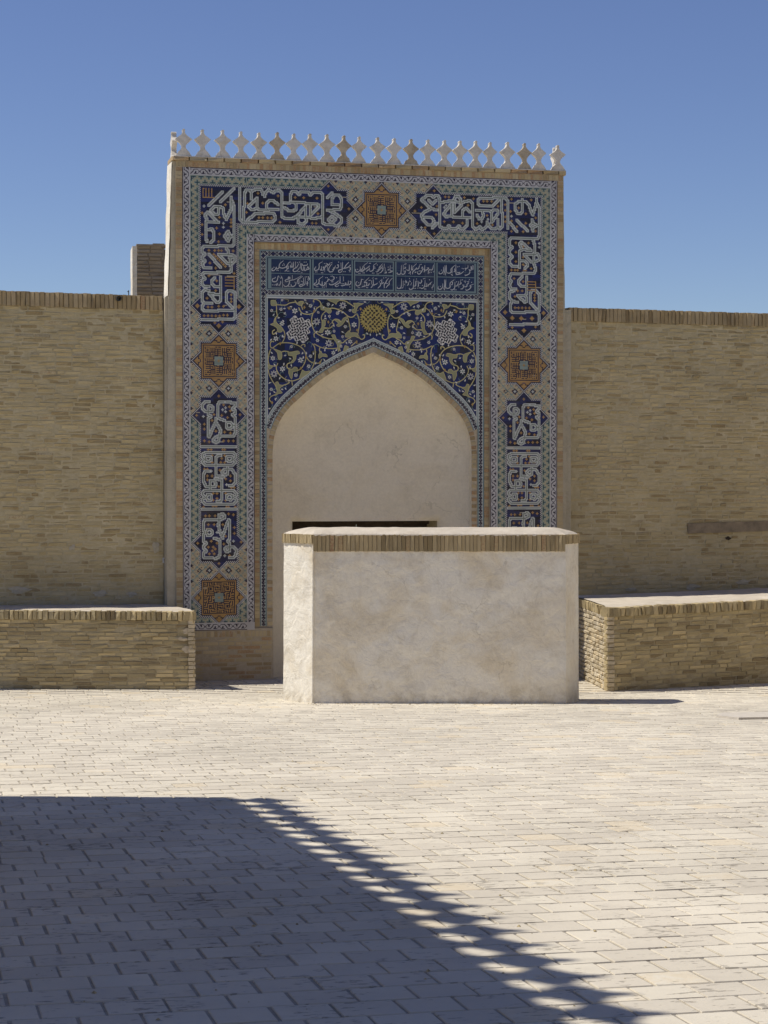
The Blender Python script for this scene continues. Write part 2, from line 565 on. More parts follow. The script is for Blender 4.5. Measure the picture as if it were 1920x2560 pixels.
# ------------------------------------------------------------------ the two court walls beside the portal
def court_wall(name, label, x0, x1, zt0, zt1, y, seed, xs_vis):
    """a tall brick wall in the facade's plane: mortar body, bricks bedded in it, an upright coping course"""
    r = random.Random(seed)
    root = thing(name, label, 'wall', M_COURT)
    zb = -0.35
    cap_h = 0.205
    top = lambda x: zt0 + (zt1 - zt0) * (x - x0) / (x1 - x0)
    # body with an uneven mortar face
    P = []
    nx, nz = 160, 70
    for j in range(nz + 1):
        row = []
        for i in range(nx + 1):
            x = x0 + (x1 - x0) * i / nx
            z = zb + (top(x) - cap_h - zb) * j / nz
            row.append((x, y + 0.003 * fbm(x * 2.1, seed, z * 2.1) + 0.003 * fbm(x * 9, seed, z * 9), z))
        P.append(row)
    mb = MB(); mb.grid(P)
    tl, tr = top(x0) - cap_h, top(x1) - cap_h
    mb.quad((x0, y, zb), (x0, y, tl), (x0, y + 0.7, tl), (x0, y + 0.7, zb))
    mb.quad((x1, y, zb), (x1, y + 0.7, zb), (x1, y + 0.7, tr), (x1, y, tr))
    mb.quad((x0, y + 0.7, zb), (x0, y + 0.7, tl), (x1, y + 0.7, tr), (x1, y + 0.7, zb))
    mb.quad((x0, y - 0.0, tl), (x1, y - 0.0, tr), (x1, y + 0.7, tr), (x0, y + 0.7, tl))
    mb.build('body', 'mortar', root)
    bricks = []
    n = 90
    for k in range(n):
        x = x0 + r.random() * 0.2
        while x < x1 - 0.05:
            L = r.choice((0.235, 0.245, 0.25, 0.115)) * (0.9 + 0.2 * r.random())
            L = min(L, x1 - x - 0.005)
            xc = x + L / 2
            H = top(xc) - cap_h - zb
            pitch = H / n
            z = zb + pitch * (k + 0.5) + 0.004 * fbm(xc * 0.8, k * 0.13, seed)
            proud = 0.0005 + 0.0075 * (r.random() - 0.42) + 0.0028 * fbm(xc * 1.3, seed + 3, z * 1.3)
            slope = -(zt1 - zt0) / (x1 - x0) * (k / n)
            if L > 0.05:
                bricks.append((xc, y - proud - 0.004, z, L - 0.016, 0.10, pitch * (0.70 + 0.12 * r.random()), slope + (r.random() - 0.5) * 0.025))
            x += L + 0.004
    lay(bricks, V_WALL, root, M_COURT, 300, 'brick', 'brick_field', 'wall', hide=lambda b: b[2] < 1.15, r=r)
    caps = []
    x = x0
    while x < x1 - 0.03:
        w = 0.058 + r.random() * 0.014
        xc = x + w / 2
        zt = top(xc) + (r.random() - 0.5) * 0.008
        caps.append((xc, y - 0.028 - r.random() * 0.005, zt - cap_h / 2, w - 0.002, 0.42, cap_h + 0.004, (r.random() - 0.5) * 0.03))
        x += w
    lay(caps, V_CAP, root, M_COURT, 80, 'coping_brick', 'coping_row', 'cap', r=r)
    # thin bed of mortar under the coping and a mud crown over it
    mb = MB()
    for i in range(60):
        xa = x0 + (x1 - x0) * i / 60; xb = x0 + (x1 - x0) * (i + 1) / 60
        ta, tb = top(xa), top(xb)
        mb.quad((xa, y - 0.015, ta - 0.006), (xb, y - 0.015, tb - 0.006), (xb, y + 0.36, tb + 0.02 + 0.01 * r.random()), (xa, y + 0.36, ta + 0.02))
        mb.quad((xa, y + 0.36, ta + 0.02), (xb, y + 0.36, tb + 0.02), (xb, y + 0.72, tb - 0.03), (xa, y + 0.72, ta - 0.03))
        mb.quad((xa, y + 0.72, ta - 0.03), (xb, y + 0.72, tb - 0.03), (xb, y + 0.72, tb - 0.25), (xa, y + 0.72, ta - 0.25))
    mb.build('mud_crown', 'mud', root)
    return root, r

left_wall, r_ = court_wall('brick_wall', 'long sand coloured brick wall with upright brick coping, left of the tiled portal', -15.0, -3.085, 5.79, 5.642, 0.2, 31, None)
mb = MB()      # clay spout stub in the coping
N = 14
for k in range(N):
    a0, a1 = 2 * math.pi * k / N, 2 * math.pi * (k + 1) / N
    p = lambda a, rr, y: (-3.73 + rr * math.cos(a), y, 5.59 + rr * math.sin(a))
    mb.quad(p(a0, 0.038, 0.10), p(a1, 0.038, 0.10), p(a1, 0.038, 0.2), p(a0, 0.038, 0.2))
    mb.quad(p(a0, 0.026, 0.10), p(a1, 0.026, 0.10), p(a1, 0.038, 0.10), p(a0, 0.038, 0.10))
    mb.quad(p(a0, 0.026, 0.17), p(a1, 0.026, 0.17), p(a1, 0.026, 0.10), p(a0, 0.026, 0.10))
mb.poly([(-3.73 + 0.026 * math.cos(2 * math.pi * k / N), 0.165, 5.59 + 0.026 * math.sin(2 * math.pi * k / N)) for k in range(N)])
mb.build('drain_spout', 'metal', left_wall)
def patch(mb, x, z, w, h, y, seed):
    pts = []
    for k in range(14):
        a = 2 * math.pi * k / 14
        rr = 0.75 + 0.5 * noise.noise(Vector((math.cos(a) * 1.7 + seed, math.sin(a) * 1.7, seed)))
        pts.append((x + w * rr * math.cos(a), y - 0.004 * math.cos(3 * a), z + h * rr * math.sin(a)))
    c = (x, y - 0.008, z)
    for k in range(14):
        mb.poly([pts[k], pts[(k + 1) % 14], c])
for q in ((-5.15, 1.43, 0.2, 0.07), (-4.0, 1.36, 0.16, 0.06), (-3.55, 1.34, 0.10, 0.05), (-4.4, 2.02, 0.07, 0.06), (-3.2, 2.02, 0.07, 0.1)):
    mb = MB(); patch(mb, q[0], q[1], q[2], q[3], 0.186, q[0])
    mb.build('plaster_patch', 'grey', left_wall)

right_wall, r_ = court_wall('brick_wall', 'long sand coloured brick wall with a timber beam set in it, right of the portal', 3.085, 16.0, 5.605, 5.505, 0.2, 37, None)
mb = MB()
P = []
for j in range(5):
    row = []
    for i in range(25):
        x = 5.02 + i * 0.14
        z = 2.16 + 0.158 * j / 4 + (x - 5.02) * 0.025
        row.append((x, 0.172 + 0.004 * fbm(x * 1.2, 3, z * 25) , z + 0.006 * fbm(x * 2.5, 1, j)))
    P.append(row)
mb.grid(P)
mb.quad((5.02, 0.172, 2.16), (5.02, 0.172, 2.318), (5.02, 0.3, 2.318), (5.02, 0.3, 2.16))
mb.quad((5.02, 0.172, 2.318), (8.38, 0.172, 2.402), (8.38, 0.3, 2.402), (5.02, 0.3, 2.318))
mb.quad((8.38, 0.172, 2.244), (5.02, 0.172, 2.16), (5.02, 0.3, 2.16), (8.38, 0.3, 2.244))
mb.build('timber_beam', 'wood', right_wall)
mb = MB()
patch(mb, 5.69, 2.088, 0.075, 0.034, 0.186, 2.2)
mb.build('dark_hole', 'darkwood', right_wall)
for q in ((5.1, 1.33, 0.16, 0.06), (4.1, 1.31, 0.14, 0.04), (5.95, 1.40, 0.15, 0.05)):
    mb = MB(); patch(mb, q[0], q[1], q[2], q[3], 0.186, q[0])
    mb.build('plaster_patch', 'grey', right_wall)

# number plate fixed beside the portal, peg on the wall top
t = thing('number_plate', 'small white plate with dark characters on the left wall beside the grey pilaster', 'plate', M_COURT)
mb = MB(); mb.box(-3.103, -3.053, 0.17, 0.186, 1.79, 1.865); mb.build('panel', 'plate', t)
mb = MB()
mb.box(-3.086, -3.070, 0.1665, 0.1695, 1.842, 1.850); mb.box(-3.086, -3.081, 0.1665, 0.1695, 1.828, 1.842)
mb.box(-3.086, -3.070, 0.1665, 0.1695, 1.820, 1.828); mb.box(-3.075, -3.070, 0.1665, 0.1695, 1.806, 1.820); mb.box(-3.086, -3.075, 0.1665, 0.1695, 1.803, 1.810)
mb.build('character', 'black', t)
t = thing('metal_peg', 'tiny dark metal peg standing on the left wall top beside the brick pier', 'peg', M_COURT @ Matrix.Translation((-3.56, 0.40, 5.665)))
mb = MB(); mb.box(-0.006, 0.006, -0.006, 0.006, 0, 0.07); mb.build('post', 'metal', t)
mb = MB(); mb.box(-0.018, 0.006, -0.008, 0.008, 0.045, 0.057); mb.build('crossbar', 'metal', t)

# ------------------------------------------------------------------ ruined pier behind the left wall
def pier():
    M = M_COURT @ Matrix.Translation((-2.80, 6.0, 0)) @ Matrix.Rotation(math.radians(-4), 4, 'Z')
    t = thing('brick_pier', 'dark weathered brick pier with a notched top rising behind the left wall', 'pier', M)
    r = random.Random(5)
    x1, zt = 1.6, 7.06
    body = MB()
    body.box(0, x1, 0.02, 0.7, 3.0, zt - 0.33)
    body.box(0, 0.50, 0.02, 0.7, zt - 0.33, zt - 0.03)
    body.box(0.50, x1, 0.24, 0.7, zt - 0.33, zt - 0.05)
    body.build('body', 'dark', t)
    sb = MB()
    P = [[(-0.05 - 0.012 * fbm(j * .4, i, 2), 0.0 + 0.7 * i / 6, 3.0 + (zt - 3.03) * j / 20) for i in range(7)] for j in range(21)]
    sb.grid(P)
    sb.quad((-0.05, 0, 3), (-0.05, 0, zt - .03), (0.03, 0, zt - .03), (0.03, 0, 3))
    sb.build('plaster_side', 'white', t)
    bricks = []
    z = 5.2
    while z < zt - 0.06:
        x = 0.03 - r.random() * 0.02
        lim = x1 if z < zt - 0.36 else 0.50
        while x < lim - 0.03:
            L = min(0.24 * (0.8 + 0.4 * r.random()), lim - x)
            bricks.append((x + L / 2, -0.004 + 0.012 * r.random(), z + 0.033, L - 0.014, 0.1, 0.052, (r.random() - 0.5) * 0.03))
            x += L
        z += 0.066
    lay(bricks, V_DARK, t, M, 120, 'brick', 'brick_field', 'dark', r=r)
    mb = MB()
    for k in range(8):
        xa = k * 0.2
        mb.box(xa, xa + 0.19, -0.03 - 0.02 * r.random(), 0.2, 5.90, 5.90 + 0.10 + 0.02 * r.random())
    mb.build('brick_ledge', 'dark', t)
    mb = MB()
    mb.box(0.02, 0.53, -0.02, 0.3, zt - 0.03, zt + 0.005)
    mb.box(0.30, 0.50, -0.025, 0.3, zt + 0.005, zt + 0.02)
    mb.build('mud_crown', 'dark', t)
pier()

# ------------------------------------------------------------------ the tiled portal
portal = thing('tiled_portal', 'tall portal faced with blue, white and ochre tile mosaic around a pointed plaster niche', 'portal', M_COURT)
W_OUT, W_IN, Z_TOP, Z_IN, Z_BOT = 2.832, 1.785, 7.483, 6.438, 0.814
CEL = 4.617 / 328

# arch outline (half, from the apex to the springing), then straight down
ARCH = [(0.0, 4.869), (0.19, 4.787), (0.385, 4.703), (0.57, 4.60), (0.765, 4.475), (0.955, 4.325), (1.115, 4.18), (1.24, 4.066), (1.335, 3.952), (1.405, 3.838), (1.46, 3.703), (1.493, 3.568), (1.508, 3.4), (1.51, 3.2)]
def dense(pts, step):
    out = [pts[0]]
    P = [np.array(p, float) for p in pts]
    P = [2 * P[0] - P[1]] + P + [2 * P[-1] - P[-2]]
    for i in range(1, len(P) - 2):
        n = max(1, int(np.linalg.norm(P[i + 1] - P[i]) / step))
        for k in range(1, n + 1):
            t = k / n
            q = 0.5 * ((2 * P[i]) + (-P[i - 1] + P[i + 1]) * t + (2 * P[i - 1] - 5 * P[i] + 4 * P[i + 1] - P[i + 2]) * t * t + (-P[i - 1] + 3 * P[i] - 3 * P[i + 1] + P[i + 2]) * t ** 3)
            out.append((float(q[0]), float(q[1])))
    return out
_ap = [(-0.19 * 1.0, 4.787)]
AR = dense(ARCH, 0.03)
def offset(pts, d):
    out = []
    for i, p in enumerate(pts):
        a = pts[max(i - 1, 0)]; b = pts[min(i + 1, len(pts) - 1)]
        tx, tz = b[0] - a[0], b[1] - a[1]
        L = math.hypot(tx, tz)
        nx, nz = -tz / L, tx / L           # outward (up and to the right)
        out.append((p[0] + nx * d, p[1] + nz * d))
    out[0] = (0.0, pts[0][1] + d * 1.12)
    return [(max(0.0, x), z) for x, z in out]

# --- masonry masses behind the tile
mb = MB()
def leg(s):
    xs = [s * W_IN, s * 2.93]
    x0, x1 = min(xs), max(xs)
    mb.box(x0, x1, 0.004, 0.44, -0.4, 7.575)
leg(-1); leg(1)
mb.box(-W_IN, W_IN, 0.004, 0.44, Z_IN, 7.575)
mb.build('front_wall', 'edgemortar', portal)
mb = MB()      # plastered core, battered on the left side
def batter(x_top, x_mid, x_bot, xin):
    prof = [(7.57, x_top), (7.2, x_top - (0.012 if x_top < 0 else 0)), (6.4, (x_top + x_mid) / 2), (5.63, x_mid), (3.0, x_bot), (-0.4, x_bot)]
    for (za, xa), (zb, xb) in zip(prof[:-1], prof[1:]):
        n = 8
        for k in range(n):
            t0, t1 = k / n, (k + 1) / n
            z0_, z1_ = za + (zb - za) * t0, za + (zb - za) * t1
            q0 = xa + (xb - xa) * t0 + 0.010 * fbm(z0_ * 1.3, x_top, 0); q1 = xa + (xb - xa) * t1 + 0.010 * fbm(z1_ * 1.3, x_top, 0)
            mb.quad((q0, 0.03, z0_), (xin, 0.03, z0_), (xin, 0.03, z1_), (q1, 0.03, z1_))
            mb.quad((q0, 0.03, z0_), (q1, 0.03, z1_), (q1, 0.46, z1_), (q0, 0.46, z0_))
            mb.quad((q0, 0.46, z0_), (q1, 0.46, z1_), (xin, 0.46, z1_), (xin, 0.46, z0_))
batter(-2.975, -3.03, -3.06, -2.6)
batter(2.94, 2.965, 2.985, 2.6)
mb.quad((-2.97, 0.03, 7.571), (2.94, 0.03, 7.571), (2.94, 0.46, 7.571), (-2.97, 0.46, 7.571))
mb.quad((-2.6, 0.46, 5.0), (2.6, 0.46, 5.0), (2.6, 0.46, 7.571), (-2.6, 0.46, 7.571))
core = mb.build('plaster_core', 'grey', portal)
mb = MB()      # sun struck whitewashed flank
P = []
for j in range(24):
    z = 5.64 + (7.56 - 5.64) * j / 23
    xb = -2.979 + (-3.036 + 2.979) * (7.56 - z) / 1.92
    P.append([(xb - 0.006 + 0.010 * fbm(z * 2.1, 4, i), 0.026 + 0.44 * i / 5, z) for i in range(6)])
mb.grid(P)
mb.build('whitewashed_flank', 'white', portal)
# pilaster strips where the walls meet the portal
mb = MB(); mb.box(-3.078, -2.936, 0.055, 0.3, -0.4, 5.618); mb.build('pilaster', 'grey', portal)
mb = MB(); mb.box(2.951, 3.083, 0.085, 0.3, -0.4, 5.56); mb.build('pilaster', 'grey', portal)
mb = MB()
for s, y_ in ((-1, 0), (1, 0)):
    x0, x1 = sorted((s * 1.2, s * 2.95))
    mb.box(x0, x1, 0.47, 4.0, -0.4, 5.35)
mb.box(-1.2, 1.2, 0.66, 4.0, 2.45, 5.35)
mb.build('gatehouse_mass', 'mortar', portal)

# --- inner panel (5 cm behind the frame) with the arched opening, and its reveal
YI = 0.05
mb = MB()
full = AR + [(1.51, z) for z in (2.6, 1.8, 1.0, 0.2, -0.4)]
for s in (-1, 1):
    for (xa, za), (xb, zb) in zip(full[:-1], full[1:]):
        mb.quad((s * xa, YI + 0.004, za), (s * W_IN, YI + 0.004, za), (s * W_IN, YI + 0.004, zb), (s * xb, YI + 0.004, zb))
mb.quad((-W_IN, YI + 0.004, 4.869), (W_IN, YI + 0.004, 4.869), (W_IN, YI + 0.004, Z_IN), (-W_IN, YI + 0.004, Z_IN))
mb.build('inner_panel', 'edgemortar', portal)
mb = MB()
for s in (-1, 1):
    P = [[(s * x, YI + 0.006 + 0.14 * k / 3, z) for k in range(4)] for x, z in full]
    mb.grid(P)
mb.build('arch_reveal', 'niche', portal, smooth=True)
# concave plaster back of the niche with the doorway left open
DX0, DX1, DZ = -1.117, 1.12, 2.372
def arch_half(z):
    if z >= 4.869: return 0.0
    if z <= 3.2: return 1.51
    for (xa, za), (xb, zb) in zip(AR[:-1], AR[1:]):
        if zb <= z <= za:
            return xa + (xb - xa) * (za - z) / max(za - zb, 1e-6)
    return 1.51
AA = np.array(full)
def ndepth(x, z):
    d = np.min(np.hypot(AA[:, 0] - abs(x), AA[:, 1] - z)) if z > 0 else 9
    if z < 3.2:
        d = min(d, abs(1.51 - abs(x)))
    ins = abs(x) < arch_half(z)
    if not ins:
        return 0.16
    q = min(d / 0.95, 1.0)
    return 0.17 + 0.40 * math.sqrt(max(0.0, 1 - (1 - q) ** 2.0))
xs = sorted(set([round(v, 4) for v in list(np.linspace(-1.62, DX0, 12)) + list(np.linspace(DX0, DX1, 36)) + list(np.linspace(DX1, 1.62, 12))]))
zs = sorted(set([round(v, 4) for v in list(np.linspace(-0.4, DZ, 22)) + list(np.linspace(DZ, 5.0, 50))]))
mb = MB()
idx = {}
for j, z in enumerate(zs):
    for i, x in enumerate(xs):
        idx[i, j] = len(mb.v)
        flat = DX0 - 0.01 <= x <= DX1 + 0.01 and z <= DZ + 0.01
        mb.v.append((x, (0.57 if flat else ndepth(x, z)) + (0 if flat else 0.004 * fbm(x * 2, z * 2, 5)), z))
for j in range(len(zs) - 1):
    for i in range(len(xs) - 1):
        xc, zc = (xs[i] + xs[i + 1]) / 2, (zs[j] + zs[j + 1]) / 2
        if DX0 < xc < DX1 and zc < DZ:
            continue
        mb.f.append((idx[i, j], idx[i + 1, j], idx[i + 1, j + 1], idx[i, j + 1])); mb.t.append(0.5); mb.c.append(None)
mb.build('niche_wall', 'niche', portal, smooth=True)
mb = MB()      # passage behind the doorway
mb.quad((DX0, 0.572, DZ), (DX1, 0.572, DZ), (DX1, 3.5, DZ), (DX0, 3.5, DZ))
mb.quad((DX0, 0.572, -0.4), (DX0, 0.572, DZ), (DX0, 3.5, DZ), (DX0, 3.5, -0.4))
mb.quad((DX1, 0.572, -0.4), (DX1, 3.5, -0.4), (DX1, 3.5, DZ), (DX1, 0.572, DZ))
mb.build('passage', 'mortar', portal)
for k in range(2):
    mb = MB()
    xa = DX0 + 0.01 + k * (DX1 - DX0) / 2
    mb.box(xa, xa + (DX1 - DX0) / 2 - 0.02, 1.15, 1.22, -0.3, DZ - 0.06)
    mb.build('door_leaf', 'darkwood', portal)
mb = MB(); mb.box(DX0, DX1, 1.05, 1.25, DZ - 0.06, DZ - 0.002); mb.build('door_lintel', 'darkwood', portal)

# --- mosaic palette (base colours of the glazes)
PAL = {
    1: (0.0155, 0.0175, 0.068), 2: (0.53, 0.545, 0.51), 3: (0.20, 0.235, 0.185), 4: (0.42, 0.25, 0.085), 5: (0.27, 0.315, 0.255),
    6: (0.014, 0.05, 0.072), 7: (0.45, 0.385, 0.245), 8: (0.032, 0.022, 0.042), 9: (0.56, 0.555, 0.53), 10: (0.22, 0.30, 0.275),
    11: (0.47, 0.385, 0.245), 12: (0.10, 0.028, 0.02), 13: (0.50, 0.48, 0.47), 14: (0.24, 0.29, 0.25), 15: (0.41, 0.24, 0.08), 16: (0.33, 0.32, 0.12),
}
def jit(c, a, r=random):
    k = 1 + (r.random() * 2 - 1) * a
    return tuple(max(0.0, v * k) for v in c)

H_, W_ = 476, 410
R0, C0 = 38, 40                      # array offsets: row -38 .. , column -40 ..
g = np.zeros((H_, W_), np.int16)     # colour
owner = np.zeros((H_, W_), np.int16) # which part of the portal a cell belongs to
rr, cc = np.mgrid[0:H_, 0:W_]
rr = rr - R0; cc = cc - C0
STAR_C, S1, S2 = 172, 160, 403
dL, dR = np.abs(cc), np.abs(cc - 328)
dcol = np.minimum(dL, dR)
band = ((dcol <= 29) & (rr >= -29) & (rr <= 428)) | ((np.abs(rr) <= 29) & (cc >= -29) & (cc <= 357))
g[band] = 5
owner[band] = 1
# T figures on a teal ground with a zigzag
def tfig(d, s):
    k = s % 8
    out = np.full(d.shape, 5, np.int16)
    out[((d >= 3) & (d <= 5)) & ((k == 0) | (k == 4))] = 7
    out[(d == 5) & (k >= 1) & (k <= 3)] = 7
    out[(d == 3) & (k >= 5)] = 7
    out[((d == 6) | (d == 7)) & (k == 2)] = 7
    out[((d == 1) | (d == 2)) & (k == 6)] = 7
    out[(d == 1) & (k <= 4)] = 6
    out[((d == 2) | (d == 3)) & (k == 2)] = 6
    k2 = (s + 4) % 8
    out[(d == 7) & (k2 <= 4)] = 6
    out[((d == 5) | (d == 6)) & (k2 == 2)] = 6
    return out
vert = band & (dcol > 20) & (dcol <= 29) & ((np.abs(rr) <= 20) | (rr > 0) | (dcol > np.abs(rr)))
g[vert] = tfig(dcol - 21, rr)[vert]
hor = band & ~vert & (np.abs(rr) > 20) & (np.abs(rr) <= 29)
g[hor] = tfig(np.abs(rr) - 21, cc)[hor]
botm = band & (rr > 424) & (dcol <= 29)
g[botm] = tfig(np.clip(rr - 424, 0, 8) + 3, cc)[botm]
# flower ground around the stars
def flora(a, b, m):
    a = np.abs(a); b = np.abs(b)
    o = np.full(a.shape, 11, np.int16)
    o[((a + b) % 9 == 0) | (((a - b) % 9 == 0))] = 10
    o[((a + b) % 9 == 1) & (a % 3 == 0)] = 10
    o[(a % 9 == 4) & (b % 9 == 0)] = 12
    o[(a % 9 == 0) & (b % 9 == 4)] = 12
    big = ((a + b - 38) % 76)
    o[(np.abs(a - 10) + np.abs(b - 28)) <= 3] = 8
    o[(np.abs(a - 10) + np.abs(b - 28)) <= 1] = 2
    o[(np.abs(a - 20) + np.abs(b - 28)) == 2] = 8
    o[(a >= 28) & ((b % 16) <= 2)] = 8
    o[(a == 27) & ((b % 16) == 1)] = 8
    return o
for (c0, r0, ax) in ((0, S1, 0), (328, S1, 0), (0, S2, 0), (328, S2, 0), (STAR_C, 0, 1)):
    i, j = cc - c0, rr - r0
    a, b = (i, j) if ax == 0 else (j, i)
    lim = 56
    m = (np.abs(a) <= 29) & (np.abs(b) <= lim) & band
    if r0 == S2:
        m &= (rr < S2 - 2)
    m &= (owner == 1)
    g[m] = flora(a, b, m)[m]
# inscription fields
def rect(c0, c1, r0, r1):
    return (cc >= c0) & (cc <= c1) & (rr >= r0) & (rr <= r1)
def dia(c0, r0, n):
    return (np.abs(cc - c0) + np.abs(rr - r0)) <= n
def field(kind, e, dd):
    if kind == 'ul':
        return rect(-18 - e, 18 + e, -18 - e, 104 + 18 + e) | dia(0, 104, dd) | rect(-18 - e, 116 + 18 + e, -18 - e, 18 + e) | dia(116, 0, dd)
    if kind == 'ur':
        return rect(310 - e, 346 + e, -18 - e, 104 + 18 + e) | dia(328, 104, dd) | rect(228 - 18 - e, 346 + e, -18 - e, 18 + e) | dia(228, 0, dd)
    c = 0 if kind == 'll' else 328
    return rect(c - 18 - e, c + 18 + e, 198 - e, 365 + e) | dia(c, 216, dd) | dia(c, 347, dd)
chk = np.where((rr + cc) % 2 == 0, 9, 8)
for k, kind in enumerate(('ul', 'ur', 'll', 'lr')):
    outer, inner = field(kind, 2, 29), field(kind, 0, 26)
    g[outer] = chk[outer]
    g[inner] = 1
    owner[outer] = 2 + k
def star(c0, r0, own, seed):
    i, j = cc - c0, rr - r0
    a, b = np.abs(i), np.abs(j)
    outer = (np.maximum(a, b) <= 20) | (a + b <= 29)
    inner = (np.maximum(a, b) <= 18) | (a + b <= 26)
    outer = outer & ((owner <= 1) | inner)
    g[outer] = chk[outer]
    owner[outer] = own
    g[inner] = 15
    edge = inner & ~((np.maximum(a, b) <= 17) | (a + b <= 25))
    g[edge] = 8
    tip = inner & (np.maximum(a, b) > 18)
    g[tip & ((a + b == 22) & (np.minimum(a, b) == 2))] = 8
    g[tip & ((np.maximum(a, b) == 19) & (np.minimum(a, b) <= 1))] = 1
    g[tip & ((np.maximum(a, b) == 21) & (np.abs(np.minimum(a, b) - 3) <= 1))] = 8
    g[(np.maximum(a, b) == 16)] = 8
    r = random.Random(seed)
    Q = np.zeros((33, 33), np.int16)
    # square kufic: comb-like strokes in a quarter, turned four times
    pat = {}
    for y in range(-15, -4):
        for x in range(-15, 16):
            if x < y - 0 or x > -y:
                continue
            v = 0
            blk = (x + 15) // 6
            if seed % 2 == 0:
                if blk in (1, 3):
                    v = 1 if x % 2 == 0 and y > -14 else 0
                    if y == -9 and x % 3: v = 1
                else:
                    v = 1 if y % 2 == 0 and abs(x) % 6 != 5 else 0
                    if x % 6 == 5: v = 1 if y > -13 else 0
            else:
                if (x + y) % 11 < 5:
                    v = 1 if y % 2 == 0 and x % 7 != 3 else (1 if x % 7 == 2 and y < -7 else 0)
                else:
                    v = 1 if x % 2 == 0 and y % 7 != 2 else (1 if y % 7 == 3 else 0)
            pat[x, y] = v
    for (x, y), v in pat.items():
        if v:
            for q in ((x, y), (-y, x), (-x, -y), (y, -x)):
                g[r0 + R0 + q[1], c0 + C0 + q[0]] = 8
    cen = np.maximum(a, b) <= 4
    g[cen] = 14
    g[(np.maximum(a, b) == 5) & (np.minimum(a, b) > 1)] = 8
    g[(a + b) <= 1] = 4
star(STAR_C, 0, 6, 2); star(0, S1, 7, 4); star(328, S1, 8, 4); star(0, S2, 9, 3); star(328, S2, 10, 3)

